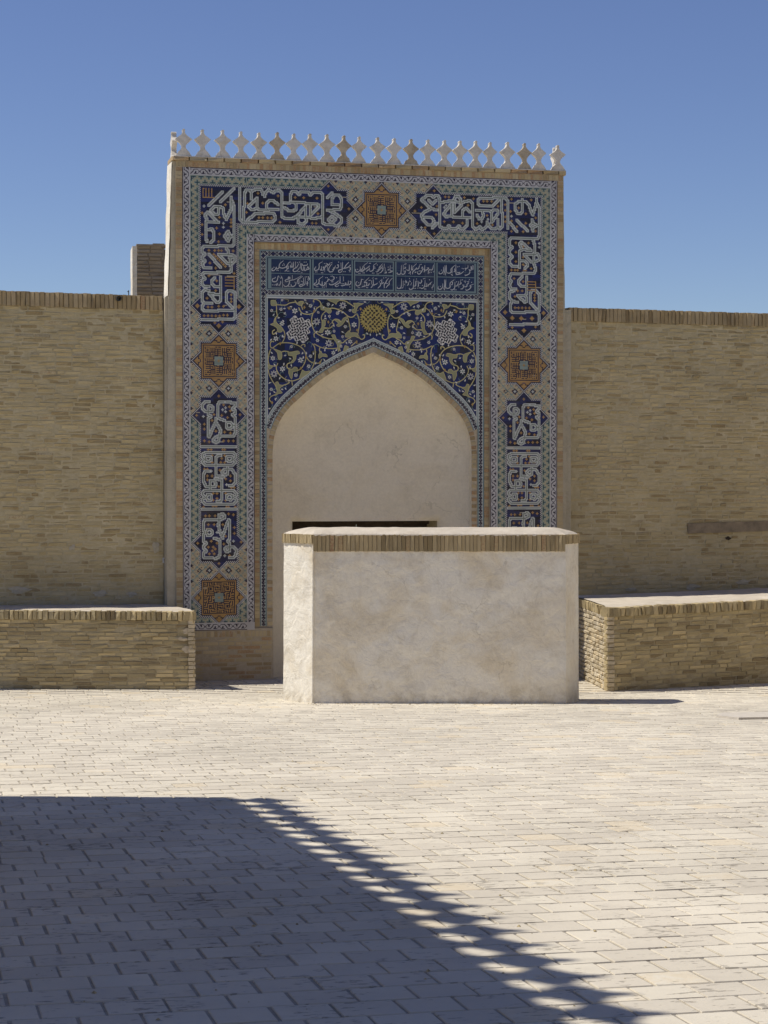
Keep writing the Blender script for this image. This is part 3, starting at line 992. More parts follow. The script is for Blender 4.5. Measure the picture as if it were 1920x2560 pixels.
def parse(s):
    return [[tuple(int(v) for v in p.split(',')) for p in q.split(' ') if p] for q in s.split(';') if q]
UPPER = parse("""-10,1 4,-13;2,-3 16,-17;0,2 0,9 -2,10 -4,10 -8,6 -4,2 2,2 5,4 5,9 8,15 13,4;13,-8 13,2;14,-4 16,2;-11,8 -14,11 -13,13 -12,16 -13,18 -13,36 -12,38;-11,8 -2,17;-13,18 0,18;-11,26 -7,25 -5,28 -5,36 -8,39;10,27 12,32 10,37 6,32 10,27;12,32 16,31;16,2 16,29 15,31 16,33 16,40 14,42 -15,43 -17,45 -17,49 -14,51 -17,54 -17,56 -14,58 -17,61;8,44 10,48 10,51;0,51 14,51 17,53 17,57 14,60 9,60 0,51;-10,51 2,64;11,54 15,54;-17,60 -17,62 -15,65 -8,65;12,54 12,60 13,65 13,68 11,69 -15,70 -17,72 -14,76 -17,78 -17,82 -15,84 -10,84;2,74 2,90 2,92 2,98 0,100 -2,100 -10,91 2,92;-4,75 -7,78 -7,81 -4,84 2,84;-10,88 -14,87 -17,90 -17,99 -15,101 -7,101;-15,101 -17,104 -17,107 -15,109 15,108;8,99 8,90 10,88 14,88 17,90 17,115 15,117 -17,118;8,99 16,107;22,-17 22,14 25,17 56,16 59,13 59,10 57,7 38,8 30,15;26,16 27,-13 29,-16 33,-16 34,-13 34,-7;35,-15 38,-17 44,-17 46,-14 46,-12;48,-10 49,-14 52,-17 54,-16 57,-14 59,-16 63,-17 66,-14 66,10 69,12 78,12 81,10;40,-8 40,2 37,4 34,4 31,1 40,-8;40,2 42,4 62,3;62,-2 57,-6 53,-6 50,-3 50,1 51,3;69,-4 80,-5 81,-2 81,2 78,4 73,4 69,1;75,-8 75,-13 77,-16 81,-16 84,-13 86,-16 94,-16 96,-13 99,-16 107,-16 109,-14 109,15 112,17 118,17;80,-5 101,-4 105,-3 105,-1 96,8 96,-4;81,10 91,-1 91,10;77,12 80,10 91,10 101,11 105,10 109,9;83,10 83,16 86,17 89,17 92,14 91,10;114,-11 119,-16;119,-4 119,-10 122,-14 126,-14 129,-10 129,-2 127,1 114,2;119,-4 126,-4;117,3 121,4 129,10 129,14 125,18 118,17;119,8 123,11 119,15 115,12 119,8;215,-12 221,-17 226,-17 228,-15 230,-17 233,-17 235,-14 235,15 238,17 243,17 245,14 247,17 253,17 256,14 258,17 261,17 265,13 265,8;215,-12 226,-3 232,-2;226,-3 219,0 215,4 216,8 222,14 226,14 229,10 226,6 216,6;223,-12 227,-8 231,-12;236,-10 243,-11 246,-12 250,-12 259,-10 262,-12 268,-13 271,-10 271,14 274,17 277,16 279,14 281,17 284,16 287,13 287,9;250,-12 252,-17 256,-17 258,-13 258,-11;251,-9 251,0 259,-8;248,-9 248,3 246,4 242,5 239,2 248,-9;248,4 250,5 268,5;268,-1 264,-5 262,-4 260,-2 260,4;308,-17 279,-16 277,-14 277,-10 279,-8 293,-8 301,-16;303,-16 304,13 301,16 299,13 299,6;299,14 296,16 292,16 289,13 289,11;307,-17 310,-14 310,15;275,-3 290,-3 292,-2 292,9 299,0 299,-3 297,-4 294,-4 292,-2;276,2 278,6 281,6 283,3 282,-2;227,17 232,12;312,9 320,18;320,6 332,17;318,-7 318,-11 322,-14 330,-14 334,-10 335,-5 338,0;326,-16 326,-3 324,-1 321,-1 318,-5 318,-7;342,-17 342,-14 340,-7 338,-1;342,-14 345,-7 345,22 343,25 314,25 312,27 312,33 315,35 312,38 312,42 315,45 312,48 312,52 315,55 320,55;338,8 342,11 338,14 335,11 338,8;337,5 338,9;337,14 338,17;342,11 345,11;338,26 340,32 340,39 339,42 339,52 341,56 341,59 339,62 314,63 312,66 312,69 314,71 312,74 312,76 314,79 319,79;328,42 339,42 343,41 345,44 345,47 342,49 336,50 328,42;325,29 323,31 324,34 326,37 336,38 325,29;326,37 323,39 323,56;324,49 329,49 332,52 332,54 329,57;331,66 331,84 329,86 321,86 329,93 331,92 331,88 329,86;326,66 322,70 322,73 325,76 331,76;317,81 313,82 312,84 312,88 314,92 321,93;314,93 313,95 313,102 315,104 343,103;335,93 335,83 337,80 341,80 345,84 345,101 343,103 345,106 345,115 342,116 313,117;335,93 344,102""")
LOWER = parse("""-10,202 -14,202 -17,205 -17,209 -14,212 -7,212 -6,209 -7,207 -9,206 -11,207 -11,215 -8,217 -11,219 -11,237 -10,238 -9,235 -7,231 -3,222 -3,219;-3,223 0,227 2,232 1,235 0,242 -3,244 -6,242 -5,240 -1,237 15,237 17,234 17,218 14,215 17,214 17,211 14,209 17,206 17,203 8,202;5,202 1,202 -1,205 -1,218 2,220 6,221;14,228 12,229 9,229 8,228 8,225 9,223 12,223 14,225 14,228;14,226 17,226;-18,248 17,248;-14,254 15,254 17,256 17,259 15,261 17,263 17,264 14,267 -14,267 -17,264 -17,263 -15,261 -17,259 -17,256 -14,254;-8,262 -10,263 -12,263 -14,262 -14,259 -12,258 -10,258 -8,259 -8,262;14,262 12,263 10,263 8,262 8,259 10,258 12,258 14,259 14,262;2,257 -1,257 -3,259 -3,277;-3,265 -3,278 -1,278 5,279;9,269 9,276 6,277 3,274 6,271 13,271 17,276 17,285 14,288 11,288;-10,273 -14,273 -16,276 -16,284 -13,289 -4,289 -3,287 -4,283 -9,283 -9,292;-4,281 3,282 3,284 3,302 2,304 -2,304;-15,293 15,293 18,296 18,298 15,300 18,302 18,304 15,307 -14,307 -17,304 -17,302 -14,300 -17,297 -17,295 -15,293;-8,301 -9,303 -12,303 -13,301 -13,299 -12,297 -9,297 -8,299 -8,301;14,301 12,303 10,302 8,301 8,298 10,297 12,297 14,298 14,301;-17,312 18,312;1,323 6,321 6,319 4,317 0,318 0,327 -1,328 1,335 4,342;4,339 7,331 10,323 11,324 11,343 9,345 11,347 11,355 8,356 6,353 8,351 15,351 18,354 17,360 15,362 11,362;1,323 -15,323 -16,326 -16,333 -15,336 -16,339 -16,345 -13,347 -16,350 -16,352 -13,355 -16,357 -16,361 -14,362 -7,362;-7,337 -9,339 -12,339 -13,337 -13,335 -12,333 -9,333 -7,335 -7,337;-5,342 0,343 1,345 1,359 -1,362 -4,363""")
OCHRE = parse("""-17,9 7,0 1,13 -17,21 -17,31 1,30 0,38 -2,24 13,15 13,18 13,22 -10,47 -4,47 0,47 3,47 15,47 -5,51 -3,53 -1,55 1,57 3,59 5,61 7,63 -9,60 -3,65 -10,73 16,70 -2,78 -3,88 -12,96 5,104 0,104 -7,105 -11,105 -15,114 -11,114 -7,114 -3,114 1,114 5,113 9,113 13,92 13,96 13,99 -4,121 4,120 41,-13 62,-11 46,-3 30,-2 29,7 42,12 46,12 51,12 55,12 64,16 80,-10 89,-10 103,-10 115,-23 137,0 115,22 104,6 98,16 102,16 229,-22 208,0 229,23 240,10 250,10 260,11 241,-16 245,-16 262,-16 272,-15 266,-8 299,-8 287,2 276,11 293,12 283,-13 287,-13 292,-13 307,-10 307,-4 307,3 307,8 215,-4 231,3 232,-6 219,17 314,-16 336,-16 330,-1 314,7 330,9 320,13 313,-3 319,30 333,30 319,40 319,50 327,45 327,53 322,-7 327,34 341,17 341,3 314,18 327,18 317,68 327,71 321,81 326,81 318,87 318,99 322,99 326,99 330,99 334,99 315,120 341,119 314,59 318,59 321,59 328,59 330,59 336,57 340,85 340,88 340,91""")[0]
OCHRE_LOW = parse("""5,205 11,207 12,211 -23,216 -5,215 3,216 9,218 -7,221 6,233 12,234 -15,242 -10,243 5,242 10,242 15,242 22,215 0,196 -3,232 3,260 2,264 -7,257 6,257 -7,264 6,264 -11,251 -8,251 4,251 6,251 -15,271 -12,271 -15,225 -15,230 -12,278 -7,278 -12,282 12,278 7,281 12,283 1,272 0,289 -2,296 -2,301 -6,296 7,296 -6,303 7,303 -14,319 -10,319 -4,319 10,317 15,318 -11,328 -5,328 4,328 16,331 16,337 7,340 -8,345 -2,347 5,348 -11,351 -6,351 -4,353 -7,355 -10,358 -5,358 11,360 -22,347 23,346 0,368 13,290 16,290 -6,309 -3,309 8,310 10,310 -16,310 17,310""")[0]
EIGHT = parse("""-22,104 21,104 0,124 307,104 350,104 315,110 325,110 337,110 328,123""")[0]
DOTS = parse("""-15,2 5,19 5,23 240,-5 242,-7 288,6 281,9 215,17 314,2 345,30 345,34""")[0]
DOTS_LOW = parse("""7,208 4,210 7,212 -16,217 -8,273 8,287 -2,336 15,345 6,360""")[0]

def put(c, r, v):
    if 0 <= r + R0 < H_ and 0 <= c + C0 < W_ and 2 <= owner[r + R0, c + C0] <= 5 and g[r + R0, c + C0] not in (9,):
        g[r + R0, c + C0] = v
def line_cells(a, b):
    n = max(abs(b[0] - a[0]), abs(b[1] - a[1]), 1)
    return [(round(a[0] + (b[0] - a[0]) * k / n), round(a[1] + (b[1] - a[1]) * k / n)) for k in range(n + 1)]
def strokes(lines, dc=0):
    mids = []
    for ln in lines:
        for a, b in zip(ln[:-1], ln[1:]):
            mids += line_cells((a[0] + dc, a[1]), (b[0] + dc, b[1]))
    for c, r in mids:
        for x in (-1, 0, 1):
            for y in (-1, 0, 1):
                put(c + x, r + y, 2)
    for c, r in mids:
        put(c, r, 3)
def pluses(pts, v, dc=0):
    for c, r in pts:
        c += dc
        if g[r + R0, c + C0] != 1:
            continue
        for x, y in ((0, 0), (1, 0), (-1, 0), (0, 1), (0, -1)):
            if g[r + y + R0, c + x + C0] == 1:
                put(c + x, r + y, v)
strokes(UPPER); strokes(LOWER); strokes(LOWER, 328)
pluses(OCHRE, 4); pluses(OCHRE_LOW, 4); pluses(OCHRE_LOW, 4, 328); pluses(DOTS, 2); pluses(DOTS_LOW, 2); pluses(DOTS_LOW, 2, 328)
for c, r in EIGHT:
    for x in range(-2, 3):
        for y in range(-2, 3):
            if abs(x) + abs(y) <= 2: put(c + x, r + y, 4)
def kufic_name(c, r, rot):
    # five upright bars on a base line, as on the ochre seals between the letters
    for k in range(0, 13):
        for h in range(0, 10):
            on = (h == 9) or (k % 3 == 0 and k < 12) or (h == 0 and k < 2)
            if on:
                put(*((c + k, r + h) if not rot else (c + h, r + k)), 4)
kufic_name(-16, -16, False); kufic_name(7, 74, True); kufic_name(332, 71, True)

def mosaic(mask, name, parent, y, label=None):
    """coloured cells -> flat glazed pieces; runs of one colour are one long tile, tiles break every dozen cells"""
    r = random.Random(hash(name) % 999 + int(mask.sum()))
    mb = MB()
    rows = np.where(mask.any(1))[0]
    tint = {}
    for a in rows:
        cols = np.where(mask[a])[0]
        k = 0
        while k < len(cols):
            c = cols[k]; v = g[a, c]
            e = k
            tb = (c + (a // 3 % 2) * 7) // 14
            while e + 1 < len(cols) and cols[e + 1] == cols[e] + 1 and g[a, cols[e + 1]] == v and (cols[e + 1] + (a // 3 % 2) * 7) // 14 == tb:
                e += 1
            x0 = -2.3085 + (c - C0 - 0.5) * CEL
            x1 = -2.3085 + (cols[e] - C0 + 0.5) * CEL
            z1 = 6.9605 - (a - R0 - 0.5) * CEL
            z0 = z1 - CEL
            if v == 1:
                key = (a // 3, tb)
                if key not in tint:
                    q = r.random()
                    tint[key] = jit((0.018, 0.023, 0.105), 0.2, r) if q < 0.22 else jit((0.015, 0.013, 0.028), 0.3, r) if q > 0.62 else jit(PAL[1], 0.3, r)
                col = tint[key]
            else:
                col = jit(PAL[int(v)], 0.13, r)
            if r.random() < 0.004:
                col = jit((0.40, 0.34, 0.25), 0.2, r)
            d = [y - r.random() * 0.0016 for _ in range(4)]
            mb.quad((x0, d[0], z0), (x1, d[1], z0), (x1, d[2], z1), (x0, d[3], z1), col=col)
            k = e + 1
    o = mb.build(name, 'tile', parent, kind='stuff')
    if label:
        o['label'] = label
    return o
mosaic(owner == 1, 'mosaic_ground', portal, 0.0)
for own, lab in ((2, None), (3, None), (4, None), (5, None)):
    mosaic(owner == own, 'letter_panel', portal, 0.0)
for own in (6, 7, 8, 9, 10):
    mosaic(owner == own, 'star_medallion', portal, 0.0)

# --- meander borders
_half = ["...XX......XXXXX....", "XX.XXX....XX...XX...", "...................."]
def meander():
    P = [[0] * 40 for _ in range(7)]
    def on(r, c):
        P[r][c % 40] = 1
    def hline(r, c0, c1):
        for c in range(c0, c1 + 1): on(r, c)
    for base, fl in ((0, False), (20, True)):
        R = (lambda r: 6 - r) if fl else (lambda r: r)
        for c, r in ((0, 3), (1, 2), (1, 4), (2, 1), (2, 5), (19, 2), (19, 4), (18, 1), (18, 5)):
            on(R(r), base + c)
        for c in range(3, 9): on(R(0), base + c); on(R(6), base + c)
        for c, r in ((4, 1), (5, 1), (6, 1), (5, 2), (6, 2), (5, 3), (6, 3)): on(R(r), base + c)
        for c, r in ((8, 5), (9, 5), (9, 4), (10, 4), (10, 3), (11, 2), (11, 3), (12, 1), (11, 1)): on(R(r), base + c)
        for c in range(12, 18): on(R(0), base + c); on(R(6), base + c)
        for c, r in ((13, 5), (14, 5), (15, 5), (14, 4), (15, 4), (14, 3), (15, 3)): on(R(r), base + c)
        on(R(3), base + 1); on(R(3), base + 19)
    return P
MEA = meander()
mr = random.Random(3)
def meander_strip(mb, ax, s0, s1, t_out, t_in, y, phase=0):
    """ax 'v': runs in z, t is x;  ax 'h': runs in x, t is z.  t_out carries the black line"""
    dt = (t_in - t_out) / 11
    n = int(round((s1 - s0) / 0.01016)); ds = (s1 - s0) / n
    for k in range(11):
        ta, tb = t_out + dt * k, t_out + dt * (k + 1)
        i = 0
        while i < n:
            def val(i_):
                if k == 0: return 8
                if k in (1, 10): return 13
                return 8 if k < 9 and MEA[k - 2][(i_ + phase) % 40] else 13
            v = val(i); e = i
            while e + 1 < n and val(e + 1) == v and e - i < 30: e += 1
            sa, sb = s0 + ds * i, s0 + ds * (e + 1)
            col = jit(PAL[v], 0.1, mr)
            d = [y - mr.random() * 0.0005 for _ in range(4)]
            if ax == 'v':
                x0, x1 = min(ta, tb), max(ta, tb)
                mb.quad((x0, d[0], sa), (x1, d[1], sa), (x1, d[2], sb), (x0, d[3], sb), col=col)
            else:
                z0, z1 = min(ta, tb), max(ta, tb)
                mb.quad((sa, d[0], z0), (sb, d[1], z0), (sb, d[2], z1), (sa, d[3], z1), col=col)
            i = e + 1
mb = MB(); wB = 0.1118
for s in (-1, 1):
    meander_strip(mb, 'v', Z_BOT, Z_TOP, s * W_OUT, s * (W_OUT - wB), -0.001)
    x0, x1 = sorted((s * (W_OUT - wB), s * (W_IN + wB)))
    meander_strip(mb, 'h', x0, x1, Z_BOT, Z_BOT + wB, -0.001)
meander_strip(mb, 'h', -(W_OUT - wB), W_OUT - wB, Z_TOP, Z_TOP - wB, -0.001, 7)
mb.build('meander_border', 'tile', portal, kind='stuff')
mb = MB()
for s in (-1, 1):
    meander_strip(mb, 'v', Z_BOT + wB, Z_IN + wB, s * W_IN, s * (W_IN + wB), -0.001, 13)
    mb.quad((min(s * W_IN, s * (W_IN + wB)), -0.001, Z_BOT), (max(s * W_IN, s * (W_IN + wB)), -0.001, Z_BOT), (max(s * W_IN, s * (W_IN + wB)), -0.001, Z_BOT + wB), (min(s * W_IN, s * (W_IN + wB)), -0.001, Z_BOT + wB), col=PAL[13])
meander_strip(mb, 'h', -W_IN, W_IN, Z_IN, Z_IN + wB, -0.001, 4)
mb.build('meander_border', 'tile', portal, kind='stuff')

# --- interlaced bands: pattern along a path
def band_strip(mb, path, nrm, width, pat, period, y, rows=10, step=0.0072, seed=0):
    """path: list of (x, z); nrm: list of outward unit vectors; cells across from 0 to width"""
    r = random.Random(seed)
    cum = [0.0]
    for a, b in zip(path[:-1], path[1:]):
        cum.append(cum[-1] + math.hypot(b[0] - a[0], b[1] - a[1]))
    L = cum[-1]
    n = max(1, int(L / step))
    def at(s):
        lo = int(np.searchsorted(cum, s, side='right')) - 1
        lo = min(max(lo, 0), len(path) - 2)
        t = (s - cum[lo]) / max(cum[lo + 1] - cum[lo], 1e-9)
        p = [path[lo][q] + (path[lo + 1][q] - path[lo][q]) * t for q in (0, 1)]
        m = [nrm[lo][q] + (nrm[lo + 1][q] - nrm[lo][q]) * t for q in (0, 1)]
        return p, m
    S = [at(L * k / n) for k in range(n + 1)]
    for i in range(rows):
        t0, t1 = width * i / rows, width * (i + 1) / rows
        tt = (i + 0.5) / rows * 2 - 1
        k = 0
        while k < n:
            v = pat(L * (k + 0.5) / n, tt, period); e = k
            while e + 1 < n and e - k < 4 and pat(L * (e + 1.5) / n, tt, period) == v: e += 1
            (p0, m0), (p1, m1) = S[k], S[e + 1]
            q = [(p0[0] + m0[0] * t0, p0[1] + m0[1] * t0), (p1[0] + m1[0] * t0, p1[1] + m1[1] * t0), (p1[0] + m1[0] * t1, p1[1] + m1[1] * t1), (p0[0] + m0[0] * t1, p0[1] + m0[1] * t1)]
            mb.quad(*[(a, y, b) for a, b in q], col=jit(PAL[v], 0.1, r))
            k = e + 1
def pat_a(s, t, P):
    u = (s / P) % 1.0
    c = math.cos(2 * math.pi * u)
    du = min(u, 1 - u) * P; dh = abs(u - 0.5) * P
    if du / 0.026 + abs(t) / 0.62 < 1: return 1
    if dh / 0.014 + abs(t) / 0.4 < 1: return 8
    if abs(t - 0.74 * c) < 0.27 or abs(t + 0.74 * c) < 0.27: return 8
    if abs(t) > 0.82 and abs(c) < 0.5: return 8
    return 2
def pat_b(s, t, P):
    u = (s / P) % 1.0
    c = math.sin(2 * math.pi * u)
    if abs(t - 0.60 * c) < 0.30: return 8
    if abs(t + 0.60 * c) < 0.24: return 8
    du = min(abs(u - 0.25), abs(u - 0.75)) * P
    if du / 0.016 + abs(t) / 0.34 < 1: return 8
    if abs(t) > 0.88: return 10 if t > 0 else 2
    return 2
def ribbon_strip(mb, path, nrm, t0, t1, y, col):
    for i in range(len(path) - 1):
        p0, p1, m0, m1 = path[i], path[i + 1], nrm[i], nrm[i + 1]
        q = [(p0[0] + m0[0] * t0, p0[1] + m0[1] * t0), (p1[0] + m1[0] * t0, p1[1] + m1[1] * t0), (p1[0] + m1[0] * t1, p1[1] + m1[1] * t1), (p0[0] + m0[0] * t1, p0[1] + m0[1] * t1)]
        mb.quad(*[(a, y, b) for a, b in q], col=jit(col, 0.08))
def normals(path):
    out = []
    for i in range(len(path)):
        a = path[max(i - 1, 0)]; b = path[min(i + 1, len(path) - 1)]
        tx, tz = b[0] - a[0], b[1] - a[1]; L = math.hypot(tx, tz) or 1
        out.append((-tz / L, tx / L))
    return out
ZF = 6.335        # top of the relief frame
YF = YI - 0.004
TEAL, WHITE, DKT = (0.185, 0.255, 0.265), PAL[2], (0.012, 0.024, 0.06)
mb = MB()         # straight bands of the relief frame
for s in (-1, 1):
    def vpath(x, z0, z1): return [(s * x, z0), (s * x, z1)]
    nin = [(-s, 0), (-s, 0)]
    ribbon_strip(mb, vpath(1.70, 0.86, ZF), nin, 0, 0.02, YF, TEAL)
    band_strip(mb, vpath(1.68, 5.69, ZF - 0.02), nin, 0.068, pat_a, 0.112, YF, seed=1)
    band_strip(mb, vpath(1.68, 0.86, 5.69), nin, 0.065, pat_b if True else pat_a, 0.094, YF, seed=2)
    ribbon_strip(mb, vpath(1.615, 3.80, 5.64), nin, 0, 0.010, YF, WHITE)
    ribbon_strip(mb, vpath(1.605, 3.80, 5.64), nin, 0, 0.010, YF, TEAL)
    ribbon_strip(mb, vpath(1.595, 3.80, 5.64), nin, 0, 0.015, YF, WHITE)
    ribbon_strip(mb, vpath(1.615, 0.86, 3.80), nin, 0, 0.016, YF, TEAL)
def hpath(z, x0=-1.612, x1=1.612): return [(x0, z), (x1, z)]
dn = [(0, -1), (0, -1)]
ribbon_strip(mb, hpath(ZF, -1.68, 1.68), dn, 0, 0.02, YF, TEAL)
band_strip(mb, hpath(ZF - 0.02), dn, 0.068, pat_a, 0.1118, YF, seed=3)
ribbon_strip(mb, hpath(6.247), dn, 0, 0.022, YF, TEAL)
ribbon_strip(mb, hpath(6.225, -1.575, 1.575), dn, 0, 0.009, YF, DKT)
ribbon_strip(mb, hpath(5.776, -1.575, 1.575), dn, 0, 0.009, YF, DKT)
ribbon_strip(mb, hpath(5.767), dn, 0, 0.016, YF, TEAL)
band_strip(mb, hpath(5.751), dn, 0.066, pat_a, 0.1118, YF, seed=4)
ribbon_strip(mb, hpath(5.685, -1.60, 1.60), dn, 0, 0.018, YF - 0.0005, WHITE)
ribbon_strip(mb, hpath(5.667, -1.60, 1.60), dn, 0, 0.010, YF - 0.0005, TEAL)
ribbon_strip(mb, hpath(5.657, -1.60, 1.60), dn, 0, 0.022, YF - 0.0005, WHITE)
mb.build('relief_border', 'tile', portal, kind='stuff')
mb = MB()         # ground of the inscription block
for s in (-1, 1):
    x0, x1 = sorted((s * 1.612, s * 1.59))
    mb.quad((x0, YF, 5.767), (x1, YF, 5.767), (x1, YF, 6.225), (x0, YF, 6.225), col=TEAL)
    x0, x1 = sorted((s * 1.59, s * 1.575))
    mb.quad((x0, YF, 5.767), (x1, YF, 5.767), (x1, YF, 6.225), (x0, YF, 6.225), col=DKT)
mb.quad((-1.575, YF, 5.776), (1.575, YF, 5.776), (1.575, YF, 6.216), (-1.575, YF, 6.216), col=TEAL)
for x in (-0.929, -0.3025, 0.3215, 0.9525):
    mb.quad((x - 0.009, YF - 0.0006, 5.776), (x + 0.009, YF - 0.0006, 5.776), (x + 0.009, YF - 0.0006, 6.216), (x - 0.009, YF - 0.0006, 6.216), col=DKT)
mb.build('inscription_frame', 'tile', portal, kind='stuff')

def parse3(s):
    return [[tuple(int(v) / 1000 for v in p.split(',')) for p in q.split(' ') if p] for q in s.split(';') if q]
def catmull(pts, n=5):
    if len(pts) < 3:
        return [pts[0], pts[-1]] if len(pts) == 2 else pts
    P = [np.array(p, float) for p in pts]
    P = [2 * P[0] - P[1]] + P + [2 * P[-1] - P[-2]]
    out = [tuple(P[1])]
    for i in range(1, len(P) - 2):
        for k in range(1, n + 1):
            t = k / n
            q = 0.5 * ((2 * P[i]) + (-P[i - 1] + P[i + 1]) * t + (2 * P[i - 1] - 5 * P[i] + 4 * P[i + 1] - P[i + 2]) * t * t + (-P[i - 1] + 3 * P[i] - 3 * P[i + 1] + P[i + 2]) * t ** 3)
            out.append((float(q[0]), float(q[1])))
    return out
def brush(mb, pts, w, y, col, taper=False, n=5):
    p = catmull(pts, n)
    m = normals(p)
    L = len(p)
    for i in range(L - 1):
        def ww(k):
            if not taper: return w
            f = k / (L - 1)
            return w * (0.55 + 0.75 * math.sin(math.pi * min(1, f * 0.9 + 0.08)))
        a, b = ww(i) / 2, ww(i + 1) / 2
        q = [(p[i][0] - m[i][0] * a, p[i][1] - m[i][1] * a), (p[i + 1][0] - m[i + 1][0] * b, p[i + 1][1] - m[i + 1][1] * b), (p[i + 1][0] + m[i + 1][0] * b, p[i + 1][1] + m[i + 1][1] * b), (p[i][0] + m[i][0] * a, p[i][1] + m[i][1] * a)]
        mb.quad(*[(x, y, z) for x, z in q], col=col)
